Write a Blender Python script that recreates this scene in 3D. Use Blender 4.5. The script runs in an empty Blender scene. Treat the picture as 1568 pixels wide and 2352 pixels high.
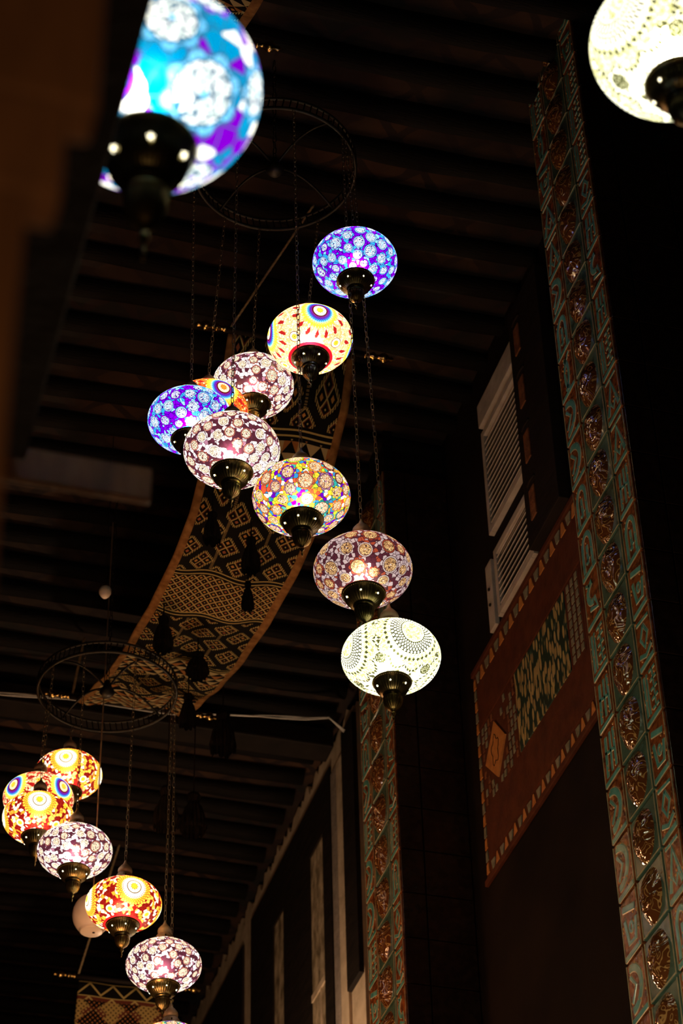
import bpy, bmesh, math, random
import numpy as np
from mathutils import Vector, Matrix, noise as mnoise
S = bpy.context.scene
C = S.collection
PI = math.pi
H0 = 1.6                      # eye height: heights below are measured from the eye, H0 is added

# ------------------------------------------------------------------ camera, world, lights, exposure
R = ((0.96061903, -0.16054914, 0.22679298),
     (-0.27698067, -0.61846448, 0.73537976),
     (-0.02219881, 0.76923706, 0.63857776))
cd = bpy.data.cameras.new('camera')
cam = bpy.data.objects.new('camera', cd)
C.objects.link(cam)
M = Matrix(((R[0][0], R[0][1], -R[0][2], 0), (R[1][0], R[1][1], -R[1][2], 0), (R[2][0], R[2][1], -R[2][2], H0), (0, 0, 0, 1)))
cam.matrix_world = M
cd.sensor_fit = 'VERTICAL'
cd.sensor_height = 36
cd.lens = 81.02
cd.clip_end = 60
cd.dof.use_dof = True
cd.dof.focus_distance = 7.7
cd.dof.aperture_fstop = 5.0
S.camera = cam
S.view_settings.view_transform = 'Standard'
S.view_settings.look = 'None'
S.view_settings.gamma = 1
S.view_settings.exposure = 0.0
w = bpy.data.worlds.new('world')
S.world = w
w.use_nodes = True
w.node_tree.nodes['Background'].inputs[0].default_value = (0.5, 0.32, 0.2, 1)
w.node_tree.nodes['Background'].inputs[1].default_value = 0.0004


def point_light(name, loc, power, col, rad=0.12):
    ld = bpy.data.lights.new(name, 'POINT')
    ld.energy = power
    ld.color = col
    ld.shadow_soft_size = rad
    o = bpy.data.objects.new(name, ld)
    o.location = loc
    C.objects.link(o)
    return o


BULB = 1.5
# added warm fills without lamp bodies, brightening rug, far wall, post and pillar
point_light('hall_fill_light', (0.3, 7.6, 1.9), 50, (1.0, 0.56, 0.27), 0.25)
point_light('hall_fill_light', (0.9, 11.0, 2.2), 35, (1.0, 0.55, 0.28), 0.25)
point_light('hall_fill_light', (2.35, 10.0, 5.9), 60, (1.0, 0.64, 0.38), 0.12)
point_light('hall_fill_light', (0.1, -0.3, 1.5), 17, (1.0, 0.62, 0.35), 0.2)
point_light('hall_fill_light', (1.60, 4.5, 3.6), 42, (1.0, 0.76, 0.50), 0.12)
# added orange lights without bodies under the frame, for glints on the pillar
point_light('orange_glint_light', (1.30, 7.80, 5.40), 22, (1.0, 0.45, 0.20), 0.12)
point_light('orange_glint_light', (1.20, 7.40, 4.60), 26, (1.0, 0.42, 0.18), 0.12)

# ------------------------------------------------------------------ helpers


def tag(o, label=None, cat=None, group=None, kind=None):
    if label: o['label'] = label
    if cat: o['category'] = cat
    if group: o['group'] = group
    if kind: o['kind'] = kind
    return o


def thing(name, label, cat, loc=(0, 0, 0), rot=(0, 0, 0), group=None):
    o = bpy.data.objects.new(name, None)
    C.objects.link(o)
    o.location = loc
    o.rotation_euler = rot
    o.empty_display_size = 0.05
    return tag(o, label, cat, group)


class MB:
    """collects vertices and faces for one mesh"""
    def __init__(s): s.v = []; s.f = []; s.m = []

    def add(s, vs, fs, mi=0):
        n = len(s.v)
        s.v += [tuple(v) for v in vs]
        s.f += [tuple(i + n for i in f) for f in fs]
        s.m += [mi] * len(fs)

    def box(s, x0, x1, y0, y1, z0, z1, mi=0, bev=0.0):
        if bev <= 0:
            vs = [(x, y, z) for x in (x0, x1) for y in (y0, y1) for z in (z0, z1)]
            fs = [(0, 1, 3, 2), (4, 6, 7, 5), (0, 4, 5, 1), (2, 3, 7, 6), (0, 2, 6, 4), (1, 5, 7, 3)]
            s.add(vs, fs, mi)
        else:
            bm = bmesh.new()
            bmesh.ops.create_cube(bm, size=1)
            for v in bm.verts:
                v.co = Vector(((x0 + x1) / 2 + v.co.x * (x1 - x0), (y0 + y1) / 2 + v.co.y * (y1 - y0), (z0 + z1) / 2 + v.co.z * (z1 - z0)))
            bmesh.ops.bevel(bm, geom=bm.edges[:], offset=bev, segments=2, affect='EDGES', profile=0.6)
            bm.verts.index_update()
            s.add([v.co for v in bm.verts], [[v.index for v in f.verts] for f in bm.faces], mi)
            bm.free()

    def tube(s, pts, r, n=8, mi=0, closed=False, cap=True):
        pts = [Vector(p) for p in pts]
        rs = r if isinstance(r, (list, tuple)) else [r] * len(pts)
        m = len(pts)
        T = []
        for i in range(m):
            a = pts[(i - 1) % m] if (closed or i > 0) else pts[i]
            b = pts[(i + 1) % m] if (closed or i < m - 1) else pts[i]
            T.append((b - a).normalized())
        ref = Vector((0, 0, 1)) if abs(T[0].z) < 0.9 else Vector((1, 0, 0))
        N = (ref - T[0] * ref.dot(T[0])).normalized()
        vs = []
        for i in range(m):
            N = (N - T[i] * N.dot(T[i]))
            N = N.normalized() if N.length > 1e-6 else T[i].orthogonal().normalized()
            B = T[i].cross(N)
            for k in range(n):
                a = 2 * PI * k / n
                vs.append(pts[i] + (N * math.cos(a) + B * math.sin(a)) * rs[i])
        fs = []
        for i in range(m if closed else m - 1):
            j = (i + 1) % m
            for k in range(n):
                k2 = (k + 1) % n
                fs.append((i * n + k, i * n + k2, j * n + k2, j * n + k))
        if cap and not closed:
            fs.append(tuple(range(n - 1, -1, -1)))
            fs.append(tuple((m - 1) * n + k for k in range(n)))
        s.add(vs, fs, mi)

    def lathe(s, prof, n=48, mi=0, flute=None, axis='Z', origin=(0, 0, 0)):
        """prof: list of (radius, height[, flute depth])"""
        vs = []
        for p in prof:
            r, z = p[0], p[1]
            fd = p[2] if len(p) > 2 else 0
            for k in range(n):
                a = 2 * PI * k / n
                rr = r
                if fd and flute:
                    rr = r * (1 - fd * (0.5 - 0.5 * math.cos(flute * a)) ** 1.5)
                x, y = rr * math.cos(a), rr * math.sin(a)
                if axis == 'Z': q = (x, y, z)
                elif axis == 'X': q = (z, x, y)
                else: q = (x, z, y)
                vs.append((q[0] + origin[0], q[1] + origin[1], q[2] + origin[2]))
        fs = []
        m = len(prof)
        for i in range(m - 1):
            for k in range(n):
                k2 = (k + 1) % n
                fs.append((i * n + k, i * n + k2, (i + 1) * n + k2, (i + 1) * n + k))
        fs.append(tuple(range(n - 1, -1, -1)))
        fs.append(tuple((m - 1) * n + k for k in range(n)))
        s.add(vs, fs, mi)

    def build(s, name, mats, parent=None, smooth=False, loc=None):
        me = bpy.data.meshes.new(name)
        me.from_pydata(s.v, [], s.f)
        if not isinstance(mats, (list, tuple)): mats = [mats]
        for m in mats: me.materials.append(m)
        if len(mats) > 1:
            me.polygons.foreach_set('material_index', s.m)
        if smooth:
            me.polygons.foreach_set('use_smooth', [True] * len(s.f))
        me.update()
        o = bpy.data.objects.new(name, me)
        C.objects.link(o)
        if parent: o.parent = parent
        if loc: o.location = loc
        return o


def boxo(name, b, mat, parent=None, bev=0.0, kind=None):
    m = MB()
    m.box(*b, bev=bev)
    o = m.build(name, mat, parent)
    if kind: o['kind'] = kind
    return o


# ------------------------------------------------------------------ node expressions
class E:
    def __init__(s, nt, sock): s.nt = nt; s.s = sock

    def _m(s, op, *a, clamp=False):
        n = s.nt.nodes.new('ShaderNodeMath')
        n.operation = op
        n.use_clamp = clamp
        for i, x in enumerate((s,) + a):
            if isinstance(x, E): s.nt.links.new(x.s, n.inputs[i])
            else: n.inputs[i].default_value = float(x)
        return E(s.nt, n.outputs[0])

    def __add__(s, o): return s._m('ADD', o)
    __radd__ = __add__
    def __mul__(s, o): return s._m('MULTIPLY', o)
    __rmul__ = __mul__
    def __sub__(s, o): return s._m('SUBTRACT', o)
    def __rsub__(s, o): return (s * -1) + o
    def __truediv__(s, o): return s._m('DIVIDE', o)
    def __lt__(s, o): return s._m('LESS_THAN', o)
    def __gt__(s, o): return s._m('GREATER_THAN', o)
    def frac(s): return s._m('FRACT')
    def floor(s): return s._m('FLOOR')
    def abs(s): return s._m('ABSOLUTE')
    def cos(s): return s._m('COSINE')
    def sqrt(s): return s._m('SQRT')
    def mod(s, o): return s._m('FLOORED_MODULO', o)
    def pow(s, o): return s._m('POWER', o)
    def atan2(s, o): return s._m('ARCTAN2', o)
    def min(s, o): return s._m('MINIMUM', o)
    def max(s, o): return s._m('MAXIMUM', o)
    def clamp(s): return s._m('ADD', 0.0, clamp=True)
    def both(s, o): return s * o
    def inv(s): return 1.0 - s if False else (s * -1) + 1.0


def mixc(nt, f, a, b):
    n = nt.nodes.new('ShaderNodeMix')
    n.data_type = 'RGBA'
    for i, x in ((0, f), (6, a), (7, b)):
        if isinstance(x, E): nt.links.new(x.s, n.inputs[i])
        elif isinstance(x, (tuple, list)): n.inputs[i].default_value = tuple(x)[:3] + (1,)
        elif isinstance(x, (float, int)): n.inputs[i].default_value = x
        else: nt.links.new(x, n.inputs[i])
    return E(nt, n.outputs[2])


def sepxyz(nt, sock):
    n = nt.nodes.new('ShaderNodeSeparateXYZ')
    nt.links.new(sock, n.inputs[0])
    return [E(nt, n.outputs[i]) for i in range(3)]


def voro(nt, vec, scale, feature='F1', rnd=1.0, dim='3D'):
    n = nt.nodes.new('ShaderNodeTexVoronoi')
    n.voronoi_dimensions = dim
    n.feature = feature
    n.inputs['Scale'].default_value = scale
    n.inputs['Randomness'].default_value = rnd
    if vec is not None: nt.links.new(vec, n.inputs['Vector'])
    return n


def ramp(nt, fac, stops, interp='CONSTANT'):
    n = nt.nodes.new('ShaderNodeValToRGB')
    n.color_ramp.interpolation = interp
    e = n.color_ramp.elements
    while len(e) > 1: e.remove(e[-1])
    for i, (p, c) in enumerate(stops):
        el = e[0] if i == 0 else e.new(p)
        el.position = p
        el.color = tuple(c)[:3] + (1,)
    nt.links.new(fac.s if isinstance(fac, E) else fac, n.inputs[0])
    return E(nt, n.outputs[0])


def newmat(name):
    m = bpy.data.materials.new(name)
    m.use_nodes = True
    nt = m.node_tree
    for n in list(nt.nodes): nt.nodes.remove(n)
    return m, nt, nt.nodes.new('ShaderNodeOutputMaterial')


def uvs(nt, name):
    n = nt.nodes.new('ShaderNodeUVMap')
    n.uv_map = name
    return sepxyz(nt, n.outputs[0])[:2]


def objco(nt):
    return nt.nodes.new('ShaderNodeTexCoord').outputs['Object']


def surf(name, c1, c2, scale=8, rough=0.6, metal=0.0, bump=0.3, stretch=(1, 1, 1), detail=6, bscale=None, spec=0.5, bdist=0.01, gen=False):
    """noise-mottled principled surface"""
    m, nt, out = newmat(name)
    p = nt.nodes.new('ShaderNodeBsdfPrincipled')
    mp = nt.nodes.new('ShaderNodeMapping')
    mp.inputs['Scale'].default_value = stretch
    if gen:
        g = nt.nodes.new('ShaderNodeNewGeometry').outputs['Position']
    else:
        g = objco(nt)
    nt.links.new(g, mp.inputs[0])
    nz = nt.nodes.new('ShaderNodeTexNoise')
    nz.inputs['Scale'].default_value = scale
    nz.inputs['Detail'].default_value = detail
    nt.links.new(mp.outputs[0], nz.inputs['Vector'])
    col = ramp(nt, nz.outputs[0], [(0.3, c1), (0.7, c2)], 'LINEAR')
    nt.links.new(col.s, p.inputs['Base Color'])
    p.inputs['Roughness'].default_value = rough
    p.inputs['Metallic'].default_value = metal
    p.inputs['Specular IOR Level'].default_value = spec
    if bump:
        b = nt.nodes.new('ShaderNodeBump')
        b.inputs['Strength'].default_value = bump
        b.inputs['Distance'].default_value = bdist
        nz2 = nt.nodes.new('ShaderNodeTexNoise')
        nz2.inputs['Scale'].default_value = bscale or scale * 3
        nz2.inputs['Detail'].default_value = 4
        nt.links.new(mp.outputs[0], nz2.inputs['Vector'])
        nt.links.new(nz2.outputs[0], b.inputs['Height'])
        nt.links.new(b.outputs[0], p.inputs['Normal'])
    nt.links.new(p.outputs[0], out.inputs[0])
    return m


# ------------------------------------------------------------------ plain materials
M_bronze = surf('bronze', (0.10, 0.085, 0.035), (0.24, 0.19, 0.08), 30, 0.3, 0.95, 0.15, bdist=0.002)
M_bronze_gold = surf('bronze_gold', (0.30, 0.22, 0.08), (0.5, 0.36, 0.12), 30, 0.3, 1.0, 0.1, bdist=0.002)
M_copper = surf('dull_brass_cap', (0.28, 0.19, 0.12), (0.48, 0.33, 0.20), 25, 0.5, 0.35, 0.2, bdist=0.002)
M_chain = surf('chain_metal', (0.16, 0.13, 0.08), (0.32, 0.25, 0.15), 40, 0.45, 0.6, 0.0)
M_iron = surf('wrought_iron', (0.012, 0.011, 0.008), (0.04, 0.034, 0.024), 20, 0.5, 0.6, 0.2, bdist=0.003)
M_gold = surf('polished_brass', (0.6, 0.38, 0.12), (0.8, 0.55, 0.2), 20, 0.2, 1.0, 0.0)
M_wood_black = surf('black_stained_wood', (0.008, 0.006, 0.005), (0.018, 0.012, 0.009), 5, 0.7, 0, 0.3, (1, 1, 6), spec=0.2)
M_log = surf('dark_log', (0.002, 0.0015, 0.001), (0.006, 0.004, 0.003), 6, 0.8, 0, 0.5, (1, 8, 8), spec=0.2)  # near-black brown, slightly mottled
M_wood_brown = surf('brown_wood', (0.16, 0.07, 0.025), (0.30, 0.13, 0.045), 5, 0.6, 0, 0.3, (6, 6, 1), spec=0.25)
M_wood_red = surf('red_brown_wood', (0.06, 0.018, 0.008), (0.11, 0.032, 0.013), 14, 0.65, 0, 0.25, spec=0.2)
M_plaster = surf('tan_plaster', (0.42, 0.33, 0.23), (0.64, 0.52, 0.38), 9, 0.9, 0, 0.15, spec=0.1, bdist=0.02)
M_plaster_dk = surf('grey_plaster', (0.20, 0.17, 0.15), (0.32, 0.27, 0.23), 14, 0.9, 0, 0.4, spec=0.1)
M_dirty = surf('stained_pane', (0.12, 0.09, 0.05), (0.62, 0.50, 0.34), 11, 0.5, 0, 0.25, (1, 1.5, 0.8), spec=0.3, bdist=0.02)
M_white = surf('white_paint', (0.42, 0.40, 0.36), (0.60, 0.57, 0.52), 12, 0.7, 0, 0.3, spec=0.2)
M_cream = surf('cream_ceramic', (0.62, 0.52, 0.42), (0.75, 0.65, 0.54), 6, 0.45, 0, 0.05)
M_floor = surf('dark_stone', (0.02, 0.014, 0.01), (0.05, 0.035, 0.025), 3, 0.5, 0, 0.2)
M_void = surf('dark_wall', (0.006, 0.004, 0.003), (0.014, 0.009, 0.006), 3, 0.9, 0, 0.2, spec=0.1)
M_rope = surf('jute_rope', (0.30, 0.22, 0.12), (0.5, 0.38, 0.2), 60, 0.9, 0, 0.4)
M_tassel = surf('black_wool', (0.006, 0.005, 0.004), (0.03, 0.02, 0.013), 60, 0.95, 0, 0.8, (1, 1, 0.15), spec=0.1)
M_cable = surf('white_cable', (0.6, 0.58, 0.52), (0.75, 0.72, 0.66), 20, 0.5, 0, 0.0)
M_grout = surf('black_grout', (0.004, 0.004, 0.004), (0.012, 0.01, 0.008), 20, 0.8, 0, 0.2, spec=0.1)
M_tile_brown = surf('brown_glaze', (0.05, 0.017, 0.006), (0.32, 0.10, 0.028), 30, 0.13, 0, 0.5, spec=0.5, bscale=70, bdist=0.004)
M_tile_dark = surf('dark_glaze', (0.012, 0.006, 0.004), (0.03, 0.015, 0.01), 30, 0.25, 0, 0.2, spec=0.4, bdist=0.002)
M_tile_green = surf('dark_green_glaze', (0.03, 0.07, 0.05), (0.08, 0.15, 0.11), 18, 0.22, 0, 0.25, spec=0.5, bscale=40, bdist=0.003)
M_teal = surf('teal_glaze', (0.05, 0.24, 0.22), (0.13, 0.39, 0.35), 25, 0.2, 0, 0.15, spec=0.5, bdist=0.002)
M_creamline = surf('cream_glaze_line', (0.24, 0.23, 0.13), (0.44, 0.40, 0.23), 30, 0.3, 0, 0.0)
M_orange_tile = surf('orange_mosaic', (0.42, 0.17, 0.04), (0.62, 0.28, 0.08), 40, 0.4, 0, 0.4, bdist=0.003)
M_pale_tile = surf('pale_green_mosaic', (0.14, 0.15, 0.10), (0.30, 0.32, 0.24), 40, 0.4, 0, 0.4, bdist=0.003)
M_terracotta = surf('terracotta_block', (0.09, 0.03, 0.01), (0.24, 0.09, 0.03), 30, 0.8, 0, 0.5, bdist=0.01)

# golden swirled medallion glaze
m, nt, out = newmat('medallion_glaze')
p = nt.nodes.new('ShaderNodeBsdfPrincipled')
nz = nt.nodes.new('ShaderNodeTexNoise')
nz.inputs['Scale'].default_value = 22
nz.inputs['Detail'].default_value = 1.0
nz.inputs['Distortion'].default_value = 1.2
nt.links.new(objco(nt), nz.inputs['Vector'])
h = E(nt, nz.outputs[0])
band = (h * 5.0).frac()
line = ((band - 0.5).abs() < 0.09)
col = mixc(nt, line, (0.10, 0.034, 0.010), (0.38, 0.23, 0.08))
nt.links.new(col.s, p.inputs['Base Color'])
p.inputs['Roughness'].default_value = 0.08
p.inputs['Specular IOR Level'].default_value = 0.8
p.inputs['Coat Weight'].default_value = 0.6
p.inputs['Coat Roughness'].default_value = 0.05
b = nt.nodes.new('ShaderNodeBump')
b.inputs['Strength'].default_value = 0.9
b.inputs['Distance'].default_value = 0.012
nt.links.new(nz.outputs[0], b.inputs['Height'])
nt.links.new(b.outputs[0], p.inputs['Normal'])
nt.links.new(b.outputs[0], p.inputs['Coat Normal'])
nt.links.new(p.outputs[0], out.inputs[0])
M_medal = m

m, nt, out = newmat('star_glow')  # bulb light at the cap stars, put into emission
e = nt.nodes.new('ShaderNodeEmission')
e.inputs[0].default_value = (1.0, 0.9, 0.6, 1)
e.inputs[1].default_value = 4.0
nt.links.new(e.outputs[0], out.inputs[0])
M_star = m

# ------------------------------------------------------------------ mosaic glass materials
EMIT = 1.0


def glass_out(nt, out, col, emit=0.55, trans=1.0):
    em = nt.nodes.new('ShaderNodeEmission')
    nt.links.new(col.s, em.inputs[0])
    em.inputs[1].default_value = emit * EMIT
    tr = nt.nodes.new('ShaderNodeBsdfTranslucent')
    nt.links.new(col.s, tr.inputs[0])
    rf = nt.nodes.new('ShaderNodeBsdfRefraction')
    rf.inputs['Roughness'].default_value = 0.75
    rf.inputs['IOR'].default_value = 1.35
    nt.links.new(col.s, rf.inputs[0])
    m2 = nt.nodes.new('ShaderNodeMixShader')
    m2.inputs[0].default_value = 0.35
    nt.links.new(tr.outputs[0], m2.inputs[1])
    nt.links.new(rf.outputs[0], m2.inputs[2])
    gl = nt.nodes.new('ShaderNodeBsdfGlossy')
    gl.inputs['Roughness'].default_value = 0.2
    gl.inputs['Color'].default_value = (1, 1, 1, 1)
    mx = nt.nodes.new('ShaderNodeMixShader')
    mx.inputs[0].default_value = 0.03
    nt.links.new(m2.outputs[0], mx.inputs[1])
    nt.links.new(gl.outputs[0], mx.inputs[2])
    ad = nt.nodes.new('ShaderNodeAddShader')
    nt.links.new(em.outputs[0], ad.inputs[0])
    nt.links.new(mx.outputs[0], ad.inputs[1])
    nt.links.new(ad.outputs[0], out.inputs[0])


def attr_col(nt, name):
    n = nt.nodes.new('ShaderNodeVertexColor')
    n.layer_name = name
    return E(nt, n.outputs[0])


def rosette_mat(name, bead_hi, bead_lo, ground, bead_scale=150, shard_scale=55, emit=0.55, edge=(0.01, 0.004, 0.01), ed=0.07, rimcol=(0.5, 0.02, 0.02), brad=0.76, rimz=-0.0905):
    """discs of beads inside a cut-glass ring, shards between them"""
    m, nt, out = newmat(name)
    u, v = uvs(nt, 'cell')
    rnd, kind = uvs(nt, 'ident')
    oc = objco(nt)
    r = (u * u + v * v).sqrt()
    th = v.atan2(u)
    vb = voro(nt, oc, bead_scale)
    vbe = voro(nt, oc, bead_scale, 'DISTANCE_TO_EDGE')
    brnd = sepxyz(nt, vb.outputs['Color'])[0]
    bead = mixc(nt, brnd, bead_lo, bead_hi)
    bead = mixc(nt, E(nt, vbe.outputs[0]) < 0.10, bead, edge)
    ringc = attr_col(nt, 'ringcol')
    seg = (((th * (24 / (2 * PI))).frac() - 0.5).abs() > 0.44)
    ring = mixc(nt, seg, ringc, edge)
    # petals stick out of the ring on some discs
    pet = ((th * 8).cos() * 0.09) * (kind > 0.5)
    vs = voro(nt, oc, shard_scale, rnd=1.0)
    vse = voro(nt, oc, shard_scale, 'DISTANCE_TO_EDGE')
    sr = sepxyz(nt, vs.outputs['Color'])[1]
    shard = ramp(nt, sr, ground)
    shard = mixc(nt, E(nt, vse.outputs[0]) < ed, shard, edge)
    c = mixc(nt, r < brad, ring, bead)
    c = mixc(nt, ((r - brad).abs() < 0.03), c, edge)
    c = mixc(nt, r < 0.10, c, ringc)
    c = mixc(nt, (r > (pet + 0.93)), c, shard)
    c = mixc(nt, ((r - (pet + 0.95)).abs() < 0.035), c, edge)
    oz = sepxyz(nt, oc)[2]
    c = mixc(nt, oz < rimz, c, rimcol)
    glass_out(nt, out, c, emit)
    return m


def diamonds(r, th, r0, wdt, n, off, lim=0.80):
    s_ = (r - r0) / wdt
    t_ = (th * (n / (2 * PI)) + off).frac()
    inside = (s_ > 0) * (s_ < 1)
    return (((t_ - 0.5).abs() * 2 + (s_ * 2 - 1.0).abs()) < lim) * inside


def sun_mat(name, sty, emit=0.55):
    """large sunbursts on the belly, small flower discs between"""
    m, nt, out = newmat(name)
    u, v = uvs(nt, 'cell')
    rnd, kind = uvs(nt, 'ident')
    oc = objco(nt)
    r = (u * u + v * v).sqrt()
    th = v.atan2(u)
    dk = sty['dark']
    vb = voro(nt, oc, sty.get('bead_scale', 130))
    vbe = voro(nt, oc, sty.get('bead_scale', 130), 'DISTANCE_TO_EDGE')
    b0 = sepxyz(nt, vb.outputs['Color'])[0]
    bead = ramp(nt, b0, sty['beads'])
    bead = mixc(nt, E(nt, vbe.outputs[0]) < 0.08, bead, sty['beadedge'])
    vs = voro(nt, oc, sty.get('shard_scale', 60))
    vse = voro(nt, oc, sty.get('shard_scale', 60), 'DISTANCE_TO_EDGE')
    sh = ramp(nt, sepxyz(nt, vs.outputs['Color'])[1], sty['shards'])
    sh = mixc(nt, E(nt, vse.outputs[0]) < 0.05, sh, sty['beadedge'])
    ground = sh if sty['ground'] == 'shards' else bead
    # flower centre shared by big and small discs: coordinate rf = 1 at the disc edge
    big = kind > 0.5
    # ---- big
    c = ground
    if sty['ground'] == 'beads':         # maroon petals lying around the sun
        t_ = (th * (14 / (2 * PI))).frac()
        petal = (((t_ - 0.5).abs() * 4.2 + ((r - 0.80) / 0.17).abs()) < 0.85)
        petal2 = (((t_ - 0.40).abs() * 5.5 + ((r - 0.87) / 0.10).abs()) < 0.8)
        c = mixc(nt, petal.max(petal2), c, sty['petal'])
    if sty['ground'] == 'white':
        # scalloped bead field bounded by little dark squares, white shards outside
        scal = 1.0 + ((th * 5).cos().abs() * 0.16)
        infield = r < scal
        edgeb = ((r - scal).abs() < 0.035) * (((th * (60 / (2 * PI))).frac() > 0.35))
        c = mixc(nt, infield, sh, bead)
        c = mixc(nt, edgeb, c, dk)
    rings = sty['rings']
    disc = c
    for (r0, wdt, n, off, colr, bg, bgout) in rings:
        if bg is not None:
            disc = mixc(nt, (r > (r0 + wdt * 0.0)) * (r < (r0 + wdt * bgout)), disc, bg)
    for (r0, wdt, n, off, colr, bg, bgout) in rings:
        disc = mixc(nt, diamonds(r, th, r0, wdt, n, off, sty.get('dlim', 0.82)), disc, colr)
    rc = sty['rc']
    disc = mixc(nt, r < rc * 1.0, disc, sty['ringw'])
    disc = mixc(nt, r < rc * sty.get('kr', 0.62), disc, dk)
    disc = mixc(nt, r < rc * sty.get('kr', 0.62) * 0.88, disc, sty['centre'])
    fl = (th * 9).cos() * 0.04 + 0.24
    disc = mixc(nt, (r / rc) < fl * sty.get('fs', 1.0), disc, sty['flower'])
    dots = (((r / rc) - 0.20 * sty.get('fs', 1.0)).abs() < 0.035) * ((th * 9 / (2 * PI) * 1.0).frac() > 0.55)
    disc = mixc(nt, dots, disc, dk)
    if sty.get('beadcentre'):
        disc = mixc(nt, r < rc * 0.95, disc, bead)
    # ---- small
    sm = ground if sty['ground'] != 'white' else sh
    if sty.get('beadcentre'):
        sm = mixc(nt, r < (0.9 + (th * 10).cos() * 0.06), sm, sty['centre2'])
        sm = mixc(nt, (r < 0.95) * (E(nt, vbe.outputs[0]) < 0.2), sm, dk)
    else:
        sm = mixc(nt, r < 1.0, sm, dk)
        sm = mixc(nt, r < 0.88, sm, sty['centre'])
        f2 = (th * 9).cos() * 0.05 + 0.5
        sm = mixc(nt, r < f2, sm, sty['flower'])
        sm = mixc(nt, ((r - 0.40).abs() < 0.06) * ((th * 9 / (2 * PI)).frac() > 0.5), sm, dk)
        sm = mixc(nt, r < 0.1, sm, dk)
    # tiny yellow flower, kind < -0.5
    tiny = mixc(nt, r < ((th * 6).cos() * 0.25 + 0.7), ground, sty['flower'])
    tiny = mixc(nt, r < 0.2, tiny, dk)
    col = mixc(nt, big, sm, disc)
    col = mixc(nt, kind < -0.5, col, tiny)
    oz = sepxyz(nt, oc)[2]
    if sty.get('rim'):
        col = mixc(nt, oz < sty.get('rimz', -0.087), col, sty['rim'])
    glass_out(nt, out, col, emit)
    return m


W = (1.0, 1.0, 0.95)
blue_ground = [(0, (0.16, 0.0, 0.62)), (0.30, (0.02, 0.30, 0.62)), (0.55, (0.20, 0.0, 0.55)), (0.72, (0.22, 0.62, 0.85)), (0.9, (0.10, 0.0, 0.5))]
brown_ground = [(0, (0.055, 0.012, 0.022)), (0.34, (0.9, 0.85, 0.9)), (0.58, (0.07, 0.014, 0.03)), (0.76, (0.30, 0.14, 0.22)), (0.86, (0.9, 0.86, 0.9))]
multi_ground = [(0, (0.9, 0.08, 0.03)), (0.12, (0.95, 0.65, 0.03)), (0.28, (0.02, 0.2, 0.5)), (0.42, (0.9, 0.9, 0.8)), (0.54, (0.10, 0.0, 0.4)), (0.66, (0.9, 0.25, 0.02)), (0.8, (0.02, 0.3, 0.3)), (0.9, (0.4, 0.6, 0.03))]
M_blue = rosette_mat('blue_mosaic_glass', (1.0, 1.0, 1.0), (0.35, 0.75, 0.9), blue_ground, 230, 78, 0.55, (0.02, 0.0, 0.14), 0.05, (0.05, 0.02, 0.35))
M_blue_big = rosette_mat('blue_mosaic_glass_coarse', (1.0, 1.0, 0.95), (0.8, 0.95, 0.85), [(0, (0.15, 0.0, 0.42)), (0.30, (0.0, 0.20, 0.42)), (0.56, (1.0, 1.0, 0.9)), (0.78, (0.0, 0.22, 0.45))], 80, 36, 0.55, (0.02, 0.1, 0.2), 0.03, (0.03, 0.05, 0.3), rimz=-0.2)
M_brown = rosette_mat('brown_white_mosaic_glass', (1.0, 0.95, 0.75), (0.75, 0.62, 0.42), brown_ground, 250, 80, 0.60, (0.05, 0.014, 0.02), 0.06, (0.50, 0.10, 0.07))
M_brown_dim = rosette_mat('grey_brown_mosaic_glass', (0.75, 0.52, 0.25), (0.30, 0.15, 0.05), [(0, (0.05, 0.012, 0.02)), (0.4, (0.34, 0.27, 0.29)), (0.75, (0.28, 0.22, 0.25)), (0.92, (0.22, 0.04, 0.02))], 240, 78, 0.45, (0.03, 0.008, 0.012), 0.06, (0.25, 0.02, 0.015))
M_multi = rosette_mat('multicolour_mosaic_glass', (1.0, 0.85, 0.65), (0.75, 0.35, 0.15), multi_ground, 250, 80, 0.55, (0.05, 0.02, 0.02), 0.05, (0.45, 0.01, 0.05))

YEL = (0.98, 0.62, 0.03)
beads_warm = [(0, (1.0, 0.72, 0.38)), (0.25, (0.95, 0.8, 0.6)), (0.5, (0.8, 0.42, 0.16)), (0.7, (1.0, 0.85, 0.35)), (0.85, (0.9, 0.75, 0.75))]
rings_rainbow = [
    (0.25, 0.07, 34, 0.0, (0.16, 0.02, 0.4), (0.10, 0.0, 0.03), 1.0),
    (0.29, 0.08, 34, 0.5, (0.08, 0.02, 0.55), (0.05, 0.0, 0.08), 1.0),
    (0.33, 0.09, 34, 0.0, (0.03, 0.2, 0.7), (0.03, 0.02, 0.3), 0.8),
    (0.375, 0.11, 34, 0.5, (0.2, 0.7, 0.85), (0.02, 0.25, 0.55), 0.5),
    (0.43, 0.13, 34, 0.0, (0.98, 0.85, 0.12), (0.6, 0.7, 0.2), 0.4),
    (0.50, 0.16, 34, 0.5, (0.98, 0.68, 0.04), (0.80, 0.42, 0.04), 0.45)]
M_sun_light = sun_mat('rainbow_sun_mosaic_glass', dict(dark=(0.06, 0.01, 0.01), beads=beads_warm, beadedge=(0.75, 0.35, 0.15), shards=[(0, (0.5, 0.01, 0.01)), (0.5, (1, 0.9, 0.7))], ground='beads', petal=(0.30, 0.012, 0.012), rings=rings_rainbow, rc=0.265, kr=0.92, ringw=(0.12, 0.0, 0.02), centre=(1.0, 0.95, 0.72), flower=YEL, fs=1.7, rim=(0.42, 0.005, 0.015)))
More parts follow.
